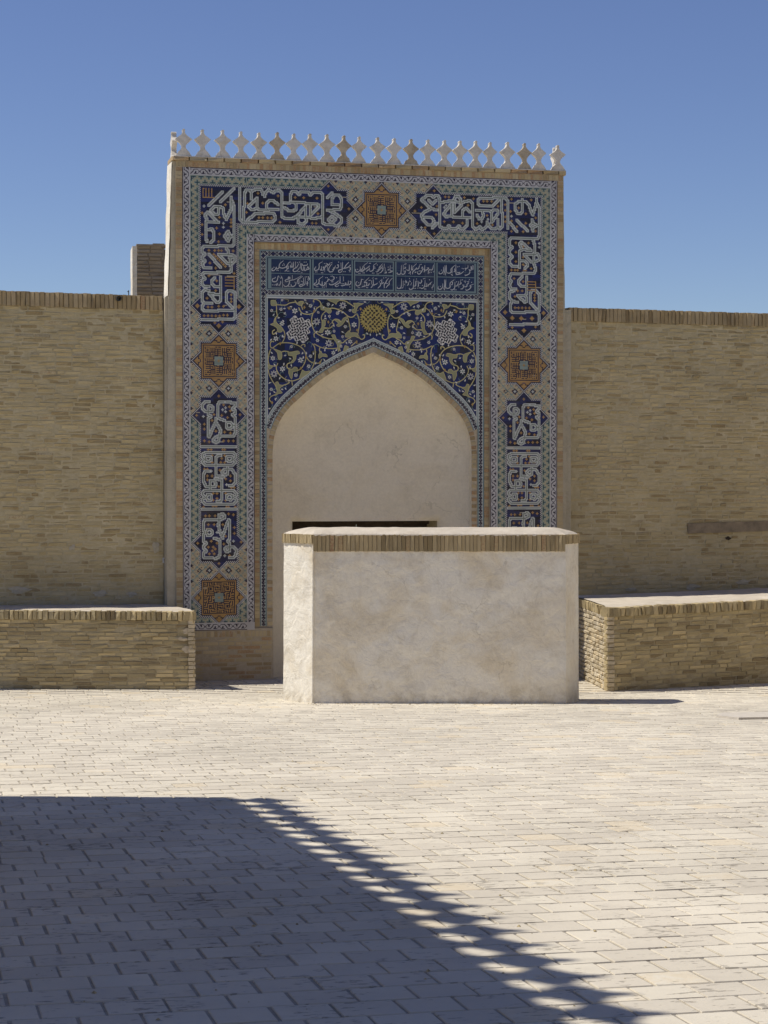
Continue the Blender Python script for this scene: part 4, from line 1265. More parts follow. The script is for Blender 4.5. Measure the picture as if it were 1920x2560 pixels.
TEXT = """-1499,6070 -1516,6061 -1518,6040 -1495,6034 -1469,6054 -1455,6092;-1455,6092 -1449,6061 -1420,6072 -1414,6106;-1349,6183 -1396,6144 -1412,6110 -1405,6085 -1362,6074 -1315,6092 -1285,6130 -1264,6160 -1238,6167;-1287,6139 -1292,6109 -1298,6080 -1277,6070 -1275,6114;-1292,6067 -1307,6042 -1332,6030;-1242,6123 -1247,6096 -1225,6098 -1223,6157;-1223,6098 -1203,6097 -1198,6170;-1168,6175 -1172,6091;-1120,6147 -1139,6113 -1155,6092 -1191,6070 -1206,6048 -1191,6028 -1152,6037 -1126,6063 -1109,6093;-1096,6152 -1098,6080;-1083,6152 -1083,6081 -1069,6052 -1053,6056 -1053,6115;-1072,6148 -1062,6123 -1027,6122 -997,6129 -989,6151;-1032,6107 -1034,6048 -1002,6062 -967,6075 -989,6096 -1006,6066#-1489,6083 -1446,6038 -1426,6039 -1360,6116 -1343,6139 -1335,6121 -1292,6033 -1270,6034 -1139,6159 -1112,6168 -1132,6029 -1112,6030 -1075,6016 -1040,6169 -1012,6171 -984,6104|-1469,5928 -1508,5915 -1512,5885 -1482,5873 -1444,5891 -1426,5959 -1409,5934;-1397,5926 -1375,5935 -1378,5960;-1439,5849 -1461,5832 -1444,5824 -1431,5854;-1427,5824 -1401,5833 -1388,5876 -1409,5812;-1362,5935 -1364,5792;-1268,5958 -1281,5929 -1259,5946 -1255,5925 -1302,5911 -1324,5894 -1307,5878 -1260,5896;-1217,5976 -1218,5913;-1350,5835 -1328,5810 -1285,5819 -1260,5862 -1255,5896 -1182,5914 -1079,5971;-1238,5846 -1225,5812 -1191,5817 -1165,5847 -1182,5881;-1152,5856 -1139,5890 -1131,5915 -1062,5963;-1139,5856 -1120,5857 -1120,5916;-1053,5943 -1053,5858 -1096,5840 -1114,5823 -1088,5815 -1053,5833 -1028,5859 -1026,5964;-1015,5859 -993,5851 -989,5885 -1010,5876;-984,5902 -959,5928 -976,5944 -989,5910#-1469,5937 -1512,5827 -1486,5827 -1390,5880 -1272,5811 -1251,5812 -1083,5891 -1069,5883 -1002,5956 -978,5960 -993,5834|-868,6090 -885,6086 -885,6060 -864,6053 -829,6070 -816,6109 -816,6151 -769,6182;-808,6071 -786,6059 -782,6118;-782,6059 -751,6064 -744,6102 -760,6102 -747,6081;-734,6094 -734,6035;-721,6136 -730,6102 -708,6120 -691,6154 -678,6133 -660,6155 -652,6176;-691,6124 -693,6053;-626,6156 -665,6104 -674,6062 -656,6037 -613,6050 -587,6098 -570,6132;-622,6071 -600,6076 -600,6106;-570,6098 -539,6099 -526,6129 -543,6141 -526,6150;-491,6176 -487,6092;-465,6185 -470,6092 -500,6074 -526,6061 -517,6032 -483,6045 -465,6084;-370,6188 -413,6144 -439,6101 -465,6092;-439,6093 -387,6111 -344,6146;-374,6061 -352,6074 -348,6108 -370,6099#-868,6103 -872,6031 -851,6032 -782,6021 -764,6021 -738,6157 -712,6158 -583,6102 -526,6184 -630,6173 -504,6066 -448,6046 -426,6047 -352,6142 -357,6048|-855,5922 -859,5880 -890,5858 -890,5841 -855,5842 -825,5868 -816,5906 -821,5923 -760,5971;-821,5864 -777,5839 -773,5899;-777,5839 -743,5840 -726,5874 -743,5878;-713,5892 -713,5807;-708,5892 -691,5901 -678,5931 -656,5918;-656,5914 -613,5919 -591,5949 -604,5970 -591,5933;-665,5867 -656,5851 -613,5852 -552,5887 -526,5913;-504,5977 -509,5888 -561,5853 -578,5836 -552,5824 -518,5846;-452,5974 -452,5906;-492,5846 -474,5838 -422,5856 -418,5882 -435,5873;-422,5856 -387,5857 -379,5917;-379,5849 -352,5866 -339,5900 -361,5908#-860,5816 -838,5817 -769,5813 -743,5813 -717,5951 -695,5951 -639,5974 -617,5977 -557,5955 -630,5894 -613,5894 -474,5868 -452,5868 -357,5824 -496,5880|-263,6089 -273,6077 -263,6050 -233,6048 -202,6079 -202,6127;-202,6091 -183,6085 -165,6098 -162,6134;-158,6068 -189,6070 -192,6058 -165,6059 -134,6092 -146,6140 -84,6190;-158,6080 -109,6099 -59,6142;-109,6051 -90,6075 -59,6094 -72,6118;-59,6076 -47,6059 -10,6077 3,6114 3,6150 52,6187;-4,6102 34,6109;34,6061 52,6055 83,6080 89,6122 139,6178;52,6079 102,6098 139,6141;89,6038 114,6050 142,6087 142,6117 127,6105;164,6178 161,6112;176,6124 180,6046;164,6040 195,6046 195,6065;214,6089 236,6090 236,6108;254,6156 254,6060;226,6047 257,6054 288,6073 257,6078#-239,6084 -220,6024 -202,6028 -158,6035 -140,6035 -62,6178 -44,6179 -59,6136 18,6126 -16,6035 6,6036 55,6025 74,6025 58,6157 105,6126 133,6144 223,6129 282,6118|-245,5909 -263,5891 -264,5855 -239,5841 -202,5862 -183,5923 -183,5941 -152,5936;-177,5821 -158,5839 -140,5834 -134,5864;-140,5846 -109,5847 -103,5895 -140,5894 -66,5968;-109,5859 -84,5850 -66,5872 -66,5890;-28,5927 -32,5872;-41,5818 -22,5837 -10,5873;-4,5945 -1,5861 21,5868 40,5874 65,5893;-22,5957 3,5969;65,5814 102,5851 114,5888 96,5881;127,5954 127,5894 145,5892 155,5907;164,5817 164,5871 189,5908 201,5932 232,5969;189,5823 214,5854 239,5879 239,5915 288,5970;176,5889 201,5896#-223,5889 -230,5817 -208,5817 -103,5898 -106,5820 -87,5820 -66,5926 -50,5929 30,5952 49,5953 89,5908 108,5930 155,5967 189,5974 189,5887 211,5887|363,6055 359,6035 397,6027 418,6057 426,6163;431,6049 435,6028 469,6037 486,6075 469,6078;452,6172 452,6082;460,6115 490,6124 473,6140;498,6099 541,6092 545,6174;532,6043 562,6060 553,6084;583,6167 579,6101 596,6102 600,6143;596,6139 659,6193;596,6032 600,6069 642,6111 659,6136;642,6111 685,6120 702,6170;676,6079 672,6047 702,6039 731,6073 753,6122 740,6138 727,6117;770,6065 778,6098 761,6114;782,6172 782,6102 820,6108 842,6133 812,6132;833,6042 842,6092 863,6117;854,6108 897,6109 918,6184;914,6069 927,6094#494,6185 477,6177 464,6066 562,6036 634,6062 646,6066 710,6178 727,6183 697,6084 714,6084 744,6142 854,6063 880,6068 897,6114|363,5843 363,5823 397,5819 422,5852 426,5967;452,5935 452,5837;431,5828 452,5833;486,5903 503,5912 490,5936 477,5911;515,5863 532,5888 524,5920;541,5912 553,5945;566,5872 583,5913;545,5831 549,5810 587,5815 608,5849 613,5963;613,5857 642,5866 647,5931 663,5932;676,5940 685,5867 672,5850;693,5924 710,5900 736,5933 723,5958;719,5843 727,5827 761,5836 782,5877 787,5951;787,5861 812,5861 812,5911;829,5854 842,5887 880,5896;855,5903 897,5929;884,5839 906,5855 914,5897#418,5824 443,5827 473,5882 549,5970 562,5925 617,5826 642,5826 676,5830 702,5834 761,5971 782,5975 655,5964 748,5872 778,5820 799,5820 855,5957 867,5904 897,5824|1008,6079 999,6059 1025,6051 1059,6072 1072,6122 1067,6155;1093,6180 1093,6106 1072,6040;1114,6181 1110,6082 1093,6040;1127,6074 1144,6062 1187,6076 1187,6125 1247,6184;1204,6142 1204,6060;1230,6085 1247,6102 1238,6134;1260,6193 1264,6061 1290,6049 1341,6063 1384,6097;1281,6078 1315,6071 1324,6087;1401,6106 1418,6131 1401,6139 1444,6148 1448,6189;1401,6048 1410,6036 1461,6058 1478,6091 1461,6132;1461,6124 1496,6116 1496,6174 1513,6125;1517,6191 1517,6117;1534,6187 1534,6125#1038,6105 1097,6036 1191,6043 1208,6035 1285,6160 1311,6165 1358,6137 1380,6134 1200,6039|991,5862 987,5829 1025,5821 1055,5855 1059,5908;1085,5966 1089,5884 1068,5826;1106,5967 1097,5852 1080,5818;1110,5852 1127,5836 1170,5853 1174,5919 1238,5970;1187,5895 1204,5895 1213,5937;1179,5829 1196,5813 1230,5830 1243,5863 1247,5937;1247,5872 1281,5881 1290,5914;1303,5947 1307,5848;1311,5898 1341,5915 1328,5947;1333,5832 1367,5841 1384,5891;1376,5866 1427,5872 1436,5909 1457,5918;1461,5959 1457,5909;1414,5834 1427,5814 1470,5835 1496,5869 1479,5885 1539,5911#1021,5862 1085,5814 1204,5928 1243,5818 1264,5818 1273,5938 1337,5964 1363,5969 1393,5949 1406,5933 1414,5950 1367,5891 1384,5891 1444,5942 1504,5935 1470,5976""".split('|')
PANELS = parse3("""-1529,6002 -958,6206;-1529,5788 -959,5994;-900,6005 -328,6214;-900,5790 -328,5998;-277,6011 295,6200;-277,5795 295,5995;348,6006 927,6210;348,5792 927,5999;978,6009 1547,6212;978,5798 1547,6000""")
LET = (0.55, 0.55, 0.55)
for tx, ((px0, pz0), (px1, pz1)) in zip(TEXT, PANELS):
    st, dots = tx.split('#')
    mb = MB()
    xs_ = [px0, px0 + (px1 - px0) * 0.24, px0 + (px1 - px0) * 0.49, px0 + (px1 - px0) * 0.76, px1]
    zs_ = [pz0, pz0 + (pz1 - pz0) * 0.36, pz1]
    for i in range(4):
        for j in range(2):
            mb.quad((xs_[i] + .001, YF - 0.001, zs_[j] + .001), (xs_[i + 1] - .001, YF - 0.001, zs_[j] + .001), (xs_[i + 1] - .001, YF - 0.001, zs_[j + 1] - .001), (xs_[i] + .001, YF - 0.001, zs_[j + 1] - .001), col=jit((0.014, 0.030, 0.085), 0.15))
    pan = mb.build('inscription_panel', 'tile', portal)
    mb = MB()
    for q in parse3(st):
        brush(mb, q, 0.0098, YF - 0.003, LET, True)
    for x, z in parse3(dots)[0]:
        mb.poly([(x, YF - 0.0032, z - 0.0085), (x + 0.0085, YF - 0.0032, z), (x, YF - 0.0032, z + 0.0085), (x - 0.0085, YF - 0.0032, z)], col=LET)
    mb.build('lettering', 'tile', pan, kind='stuff')

# --- arch: brick ring, interlaced band, white lines
mb = MB()
A_tip = [p for p in AR]
nA = normals(A_tip)
nA = [(abs(a) if a > 0 else -a * 0 + abs(a), b) for a, b in nA]
nA[0] = (0.0, 1.10)
for s in (-1, 1):
    path = [(s * x, z) for x, z in AR]
    nn = [(s * a, b) for a, b in nA]
    path_d = path + [(s * 1.51, 0.86)]
    nn_d = nn + [(s, 0)]
    upto = [k for k, (x, z) in enumerate(offset(AR, 0.165)) if x < 1.625]
    pu, nu = [path[k] for k in upto], [nn[k] for k in upto]
    ribbon_strip(mb, pu, nu, 0.078, 0.092, YF - 0.0010, TEAL)
    band_strip(mb, [(p[0] + m[0] * 0.092, p[1] + m[1] * 0.092) for p, m in zip(pu, nu)], nu, 0.066, pat_b, 0.094, YF - 0.0012, seed=5)
    pv_, nv_ = [p for p, k in zip(pu, upto) if offset(AR, 0.185)[k][0] < 1.59], [p for p, k in zip(nu, upto) if offset(AR, 0.185)[k][0] < 1.59]
    ribbon_strip(mb, pv_, nv_, 0.158, 0.168, YF - 0.0014, WHITE)
    ribbon_strip(mb, pv_, nv_, 0.168, 0.178, YF - 0.0014, TEAL)
    ribbon_strip(mb, pv_, nv_, 0.178, 0.194, YF - 0.0014, WHITE)
mb.build('arch_band', 'tile', portal, kind='stuff')
# ring of bricks on end round the arch
bricks = []
er = random.Random(44)
for s in (-1, 1):
    path = [(s * x, z) for x, z in AR] + [(s * 1.51, z) for z in np.arange(3.1, 0.84, -0.05)]
    nn = [(s * a, b) for a, b in nA] + [(s, 0)] * 60
    cum = 0; last = 0
    for k in range(1, len(path)):
        seg = math.hypot(path[k][0] - path[k - 1][0], path[k][1] - path[k - 1][1])
        cum += seg
        if cum - last >= 0.055:
            last = cum
            p, m = path[k], nn[k]
            ang = math.atan2(m[1], m[0] * 1.0)
            bricks.append((p[0] + m[0] * 0.038, YI - 0.006 + er.random() * 0.004, p[1] + m[1] * 0.038, 0.074, 0.05, 0.051, -ang))
lay(bricks, V_EDGE, portal, M_COURT, 0, 'edging_brick', 'arch_ring', 'edge', r=er)

# --- brick edging: soldier courses and stretchers round the mosaic
bricks = []
def soldier_row(x0, x1, z0, z1, y):
    x = x0
    while x < x1 - 0.01:
        w = min(0.043 + er.random() * 0.012, x1 - x)
        bricks.append((x + w / 2, y + er.random() * 0.003, (z0 + z1) / 2, w - 0.003, 0.06, z1 - z0 - 0.004, 0))
        x += w
def stack(x0, x1, z0, z1, y):
    z = z0
    while z < z1 - 0.01:
        h = min(0.050 + er.random() * 0.012, z1 - z)
        bricks.append(((x0 + x1) / 2, y + er.random() * 0.003, z + h / 2, x1 - x0 - 0.004, 0.06, h - 0.005, 0))
        z += h
soldier_row(-2.93, 2.93, Z_TOP + 0.002, 7.573, -0.002)
for s in (-1, 1):
    x0, x1 = sorted((s * (W_OUT + 0.002), s * 2.93))
    stack(x0, x1, 0.0, Z_TOP, -0.002)
    x0, x1 = sorted((s * 1.702, s * (W_IN - 0.002)))
    stack(x0, x1, 0.86, ZF + 0.002, YI - 0.004)
soldier_row(-(W_IN - 0.004), W_IN - 0.004, ZF + 0.004, Z_IN - 0.003, YI - 0.004)
lay(bricks, V_EDGE, portal, M_COURT, 0, 'edging_brick', 'brick_edging', 'edge', r=er)
# cornice course: long bricks, each a part
bricks = []
x = -2.985
while x < 2.97:
    w = min(0.245 + er.random() * 0.02, 2.975 - x)
    bricks.append((x + w / 2, -0.022 + er.random() * 0.004, 7.603, w - 0.004, 0.5, 0.056, (er.random() - 0.5) * 0.004))
    x += w
lay(bricks, V_EDGE, portal, M_COURT, 60, 'cornice_brick', 'cornice_row', 'edge', r=er)
# plain brick plinth below the mosaic: stretchers, each a part where it shows
bricks = []
for s in (-1, 1):
    xa, xb = sorted((s * 1.53, s * 2.93))
    z = -0.2
    row = 0
    soldier_h = 0.095
    x = xa
    while x < xb - 0.02:
        w = min(0.055, xb - x)
        bricks.append((x + w / 2, 0.0 + er.random() * 0.004, Z_BOT - 0.056, w - 0.008, 0.06, soldier_h - 0.008, 0))
        x += w
    while z < Z_BOT - soldier_h - 0.02:
        x = xa - (0.12 if row % 2 else 0)
        while x < xb - 0.02:
            L = min(0.25 + (er.random() - 0.5) * 0.03, xb - x)
            x_ = max(x, xa)
            LL = x + L - x_
            if LL > 0.03:
                bricks.append((x_ + LL / 2, 0.0 + er.random() * 0.006, z + 0.026, LL - 0.012, 0.06, 0.047, (er.random() - 0.5) * 0.01))
            x += L
        z += 0.061
        row += 1
for s in (-1, 1):
    mb = MB()
    xa, xb = sorted((s * 1.512, s * W_IN))
    mb.box(xa, xb, 0.004, YI + 0.003, -0.4, Z_BOT + 0.02)
    mb.build('plinth_core', 'edgemortar', portal)
lay(bricks, V_EDGE, portal, M_COURT, 140, 'brick', 'plinth_bricks', 'edge', hide=lambda b: b[0] > -1.4, r=er)

# --- spandrel: cobalt tiles, vines, leaves, blossoms, knots and a gold medallion
spr = random.Random(77)
SP_OUT = offset(AR, 0.186)
def sp_half(z):
    """inner edge of the spandrel at height z (0 above the apex)"""
    zz = [p[1] for p in SP_OUT]
    if z >= zz[0]: return 0.0
    best = 9.0
    for (xa, za), (xb, zb) in zip(SP_OUT[:-1], SP_OUT[1:]):
        if min(za, zb) <= z <= max(za, zb):
            t = (za - z) / (za - zb) if za != zb else 0
            best = min(best, xa + (xb - xa) * t)
    return best
mb = MB()
z = 3.80
while z < 5.645:
    z1 = z + 0.0235
    h0, h1 = sp_half(z), sp_half(z1)
    for s in (-1, 1):
        if h0 > 1.578: continue
        x = h0; xl = h1
        k = 0
        edges = sorted(set([round(v, 3) for v in np.arange(0.0, 1.6, 0.118) + (0.03 if int((z - 3.8) / 0.118) % 2 else 0)]))
        cuts = [e for e in edges if max(h0, h1) + 0.01 < e < 1.575] + [1.58]
        pa, pb = h0, h1
        for e in cuts:
            rs = random.Random(int(e * 1000) * 77 + int((z - 3.8) / 0.118) * 13 + (1 if s > 0 else 0))
            q = rs.random()
            base = (0.010, 0.020, 0.115) if q < 0.4 else (0.009, 0.016, 0.075) if q < 0.72 else (0.008, 0.010, 0.028)
            q4 = [(s * pa, YF, z), (s * e, YF, z), (s * e, YF, z1), (s * pb, YF, z1)]
            if s < 0: q4 = [q4[1], q4[0], q4[3], q4[2]]
            mb.quad(*q4, col=jit(base, 0.12, spr))
            pa = pb = e
    z = z1
mb.build('cobalt_spandrel', 'tile', portal, kind='stuff')
VINES = parse3("""-1501,5579 -1455,5524 -1450,5435 -1433,5368;-1455,5541 -1318,5538 -1261,5567 -1170,5586;-1124,5508 -1078,5431 -986,5410 -911,5428 -883,5452;-888,5592 -906,5603 -882,5632 -825,5616 -796,5583 -779,5538;-710,5489 -617,5508 -525,5487 -444,5443 -374,5388 -316,5384 -270,5424;-721,5460 -767,5414 -785,5358 -767,5302;-744,5223 -664,5214 -617,5248 -600,5277 -623,5304 -583,5345 -525,5340 -490,5307;-911,5423 -929,5355 -923,5265 -894,5176 -848,5131 -768,5088 -675,5061 -606,5057;-548,5024 -467,5002 -409,5049 -339,5084;-386,5365 -368,5287 -351,5208 -363,5162;-258,5436 -223,5369 -217,5267 -235,5142 -246,5108;-223,5086 -177,5058 -136,5087 -142,5127 -165,5121;-513,5628 -420,5613 -328,5559 -281,5526;-883,5452 -848,5503 -779,5549;-1438,5384 -1478,5333 -1490,5288;-1376,5212 -1336,5145 -1330,5078 -1364,4999 -1410,4976;-1444,5149 -1501,5109 -1510,5153 -1478,5176;-1490,4997 -1513,5008 -1541,4985 -1541,4929 -1513,4907;-513,4923 -502,4878;-1124,5587 -1055,5594 -1078,5532 -1061,5476;-791,5155 -860,5154 -894,5119 -889,5074;-1513,4908 -1410,4977 -1284,4990 -1159,4964 -1078,4920 -1027,4854 -1015,4786 -1032,4707 -1078,4628 -1124,4594;-1536,4896 -1564,4823 -1576,4733 -1559,4666 -1519,4650 -1456,4651 -1433,4691;-1456,4657 -1450,4589 -1399,4512 -1319,4456 -1228,4435 -1170,4447 -1079,4482;-1410,4837 -1342,4866 -1273,4861;-1250,4699 -1290,4681 -1296,4636 -1262,4603;-1147,4582 -1090,4617;-917,4985 -883,4923 -877,4800 -895,4687 -941,4596;-802,4936 -814,4891 -791,4835;-894,4980 -768,4925 -618,4916 -513,4929;-339,4955 -246,5035;-1009,4786 -964,4731 -895,4698 -814,4705 -779,4756;-1576,4599 -1559,4521 -1513,4432 -1468,4365 -1445,4298;-1468,4236 -1536,4202 -1559,4162 -1536,4129 -1519,4118;-1365,4366 -1296,4389 -1262,4412 -1279,4423;-1228,4446 -1216,4368;-1090,4943 -1067,4965 -1032,4966 -1032,4932""")
LEAVES = parse3("""-1181,5614 -1158,5564 -1089,5532 -1055,5594 -1112,5587 -1141,5570;-796,5588 -767,5538 -698,5506 -646,5496 -635,5451 -675,5430 -733,5477 -790,5482;-756,5336 -727,5325 -727,5257 -750,5223 -675,5211 -744,5201 -768,5150 -825,5152 -779,5223 -777,5302;-594,5339 -536,5340 -490,5307 -455,5364 -368,5396 -409,5354 -467,5274 -525,5239 -560,5261 -527,5289;-635,5113 -583,5119 -560,5057 -502,5036 -488,5002 -513,4923 -531,4866 -548,4979 -594,5046;-368,5185 -345,5151 -258,5153 -206,5069 -281,5102 -351,5089 -426,5088 -418,5139;-698,5636 -502,5640 -548,5599 -565,5559 -588,5587 -663,5614;-304,5587 -147,5585 -223,5550 -258,5492 -270,5441 -318,5457 -318,5491 -281,5514;-1455,5378 -1458,5289 -1398,5234 -1362,5190 -1376,5147 -1433,5144 -1444,5199 -1501,5238 -1547,5253 -1490,5279;-1535,5601 -1467,5602 -1455,5535 -1529,5528;-1501,4902 -1422,4876 -1387,4859 -1370,4804 -1387,4747 -1422,4747 -1433,4803 -1444,4847;-1285,4855 -1227,4856 -1136,4874 -1107,4836 -1159,4818 -1164,4762 -1205,4705 -1250,4699 -1204,4750 -1216,4800 -1273,4805;-1262,4614 -1216,4604 -1193,4638 -1147,4627 -1147,4582 -1205,4570 -1216,4525 -1228,4458 -1273,4547;-1067,4600 -1021,4573 -958,4585 -975,4551 -1079,4482 -1113,4470 -1096,4527;-791,4880 -768,4835 -722,4836 -693,4791 -768,4801 -820,4767 -825,4823;-432,4964 -374,4943 -409,4897 -455,4874;-1468,4410 -1433,4421 -1411,4377 -1348,4366 -1388,4343 -1411,4309 -1365,4259 -1422,4248 -1485,4217 -1445,4275 -1456,4343;-1581,4666 -1536,4655 -1513,4633 -1564,4599""")
FLOWERS = [tuple(int(v) for v in p.split(',')) for p in """-1370,5610,19 -946,5535,29 -1181,5457,42 -1524,5455,24 -1387,5475,26 -681,5563,26 -461,5550,51 -854,5306,51 -831,5441,20 -664,5388,22 -542,5436,26 -1370,5268,35 -1461,5048,38 -693,5151,42 -293,5271,40 -426,5240,26 -594,5170,22 -467,5093,20 -843,5030,26 -675,4993,51 -351,5021,33 -357,5479,20 -1233,4935,22 -1507,4762,35 -1096,4740,40 -946,4799,26 -1365,4607,40 -975,4652,29 -1490,4533,51 -1165,4520,29 -1530,4308,26 -606,4854,31 -490,4952,22""".split()]
PETALS = parse3("""-1335,5487 -997,5567 -1089,5408 -1495,5394 -1421,5351 -1353,5308 -1456,5121 -1364,5089 -773,5116 -467,5161 -409,5003 -727,5387 -467,5449 -1003,5443 -397,5320 -1147,4991 -617,5553 -130,5608 -95,5145 -48,5128 -1330,5420 -351,5485 -1524,4840 -1009,4843 -1067,4842 -1325,4804 -1250,4760 -1233,4660 -1405,4472 -1553,4403 -1371,4310 -1319,4322 -1548,4241 -1462,4174 -1559,4028 -739,4745 -733,4892 -560,4895""")[0]
BUDS = parse3("""-1267,5494 -1038,5510 -894,5457 -681,5303 -548,5430 -194,5505 -1399,4976 -246,5193 -258,5017 -808,4705 -1090,4622 -1015,4781 -1519,4116""")[0]
GOLD, OLIVE, STEM = (0.56, 0.48, 0.22), (0.32, 0.315, 0.165), (0.17, 0.255, 0.24)
def inside(x, z):
    return sp_half(z) + 0.012 < abs(x) < 1.572 and 3.85 < z < 5.63
mb = MB()
pts_v = [p for v in VINES for p in catmull(v, 4)]
for s in (-1, 1):
    # thin stems tie every blossom and petal to the nearest vine
    for (fx, fz) in [(f[0] / 1000, f[1] / 1000) for f in FLOWERS] + PETALS:
        q = min(pts_v, key=lambda p: (p[0] - fx) ** 2 + (p[1] - fz) ** 2)
        mx, mz = (fx + q[0]) / 2 + (q[1] - fz) * 0.25, (fz + q[1]) / 2 - (q[0] - fx) * 0.25
        brush(mb, [(s * fx, fz), (s * mx, mz), (s * q[0], q[1])], 0.007, YF - 0.0012, STEM)
cr = random.Random(15)
curls = []
tries = 0
while len(curls) < 46 and tries < 3000:
    tries += 1
    x, z = cr.random() * 1.55, 3.9 + cr.random() * 1.72
    if not inside(x, z) or math.hypot(x, z - 5.367) < 0.25 or math.hypot(x - 1.118, z - 5.188) < 0.22: continue
    if any(math.hypot(x - a, z - b) < 0.105 for a, b in curls): continue
    curls.append((x, z))
curl_tips = []
for x, z in curls:
    a0, R, sg = cr.random() * 6.28, 0.032 + 0.03 * cr.random(), cr.choice((-1, 1))
    P = [(x + R * (1 - t / 9) * math.cos(a0 + sg * t * 0.55), z + R * (1 - t / 9) * math.sin(a0 + sg * t * 0.55)) for t in range(8)]
    P = [p for p in P if inside(*p)]
    if len(P) < 4: continue
    for s in (-1, 1):
        brush(mb, [(s * a, b) for a, b in P], 0.0065, YF - 0.0014, STEM if cr.random() < 0.6 else jit((0.36, 0.32, 0.16), 0.1))
    curl_tips.append(P[-1])
mb.build('stem_tracery', 'tile', portal, kind='stuff')
mb = MB()
for s in (-1, 1):
    for v in VINES:
        brush(mb, [(s * x, z) for x, z in v], 0.0135, YF - 0.0022, jit(GOLD, 0.15, spr))
mb.build('vine_tracery', 'tile', portal, kind='stuff')
for s in (-1, 1):
    for lf in LEAVES:
        mb = MB()
        P = [(s * x, z) for x, z in lf]
        cx = sum(p[0] for p in P) / len(P); cz = sum(p[1] for p in P) / len(P)
        n = len(P)
        me_pts = [(x, YF - 0.0030, z) for x, z in P]
        mb.poly(me_pts if s > 0 else me_pts[::-1], col=jit(OLIVE, 0.12, spr))
        o = mb.build('split_leaf', 'tile', portal)
        ob = MB()
        brush(ob, P + [P[0]], 0.007, YF - 0.0036, GOLD, n=2)
        ob.build('leaf_outline', 'tile', o)
def blossom_mesh(kind):
    mb = MB()
    n = 6 if kind != 1 else 8
    for k in range(n):
        a = 2 * math.pi * k / n
        w = math.pi / n * 0.92
        p = [(0.30 * math.cos(a - w), 0, 0.30 * math.sin(a - w)), (0.68 * math.cos(a - w * 0.75), 0, 0.68 * math.sin(a - w * 0.75)), (math.cos(a), 0, math.sin(a)), (0.68 * math.cos(a + w * 0.75), 0, 0.68 * math.sin(a + w * 0.75)), (0.30 * math.cos(a + w), 0, 0.30 * math.sin(a + w))]
        mb.poly([(x, 0, z) for x, _, z in p], col=(0.72, 0.69, 0.63))
        if kind == 1:
            mb.poly([(0.78 * math.cos(a), -0.01, 0.78 * math.sin(a)), (0.5 * math.cos(a - w * .5), -0.01, 0.5 * math.sin(a - w * .5)), (0.5 * math.cos(a + w * .5), -0.01, 0.5 * math.sin(a + w * .5))], col=PAL[8])
    c = {0: (0.20, 0.26, 0.21), 1: (0.02, 0.02, 0.09), 2: (0.20, 0.07, 0.04)}[kind]
    mb.poly([(0.34 * math.cos(2 * math.pi * k / 8), -0.012, 0.34 * math.sin(2 * math.pi * k / 8)) for k in range(8)], col=c)
    me = mb.mesh('blossom'); me.materials.append(MATS['tile'])
    return me
BL = [blossom_mesh(k) for k in range(3)]
for s in (-1, 1):
    for fx, fz, fr in FLOWERS:
        kind = 1 if fr > 48 else (2 if fr < 25 else 0)
        o = bpy.data.objects.new('blossom', BL[kind])
        COL.objects.link(o)
        o.parent = portal
        o.location = (s * fx / 1000, YF - 0.0042, fz / 1000)
        o.rotation_euler = (0, (fx * 7 % 100) / 100, 0)
        q = fr / 1000 * 1.12
        o.scale = (q, 0.05, q)
mb = MB()
for s in (-1, 1):
    for k, (x, z) in enumerate(PETALS + curl_tips[::2]):
        a = (k * 2.399) % math.pi
        u, v = math.cos(a), math.sin(a)
        L, w = 0.0235, 0.0105
        x *= s
        mb.poly([(x - u * L, YF - 0.004, z - v * L), (x + v * w, YF - 0.004, z - u * w), (x + u * L, YF - 0.004, z + v * L), (x - v * w, YF - 0.004, z + u * w)], col=(0.72, 0.69, 0.63))
    for x, z in BUDS:
        x *= s
        mb.poly([(x - 0.018, YF - 0.004, z), (x, YF - 0.004, z - 0.026), (x + 0.018, YF - 0.004, z), (x, YF - 0.004, z + 0.026)], col=(0.42, 0.27, 0.08))
mb.build('petal_scatter', 'tile', portal, kind='stuff')
def knot(cx, cz, s):
    mb = MB(); r = random.Random(9)
    q = 0.0085
    ang = math.radians(-14) * s
    for j in range(-27, 28):
        for i in range(-27, 28):
            x, z = i * q, j * q
            u = (x * math.cos(ang) + z * math.sin(ang)) * s; v = -x * math.sin(ang) + z * math.cos(ang)
            lim = 0.150 + 0.018 * math.cos(v * 62) ; limv = 0.165 + 0.018 * math.cos(u * 62)
            if abs(u) > lim or abs(v) > limv: continue
            k = math.sin(u * 72 + 1.3 * math.sin(v * 52)) * math.sin(v * 72 + 1.3 * math.sin(u * 52))
            col = (0.012, 0.010, 0.018) if (abs(k) > 0.30 and abs(u) < lim - 0.012 and abs(v) < limv - 0.012) else (0.72, 0.69, 0.63)
            mb.quad((cx + x - q / 2, YF - 0.005, cz + z - q / 2), (cx + x + q / 2, YF - 0.005, cz + z - q / 2), (cx + x + q / 2, YF - 0.005, cz + z + q / 2), (cx + x - q / 2, YF - 0.005, cz + z + q / 2), col=jit(col, 0.08, r))
    mb.build('knot_medallion', 'tile', portal, kind='stuff')
knot(-1.118, 5.188, 1); knot(1.112, 5.188, -1)
mb = MB(); r_ = random.Random(10)
q = 0.0085; cx, cz, RM = 0.0, 5.367, 0.205
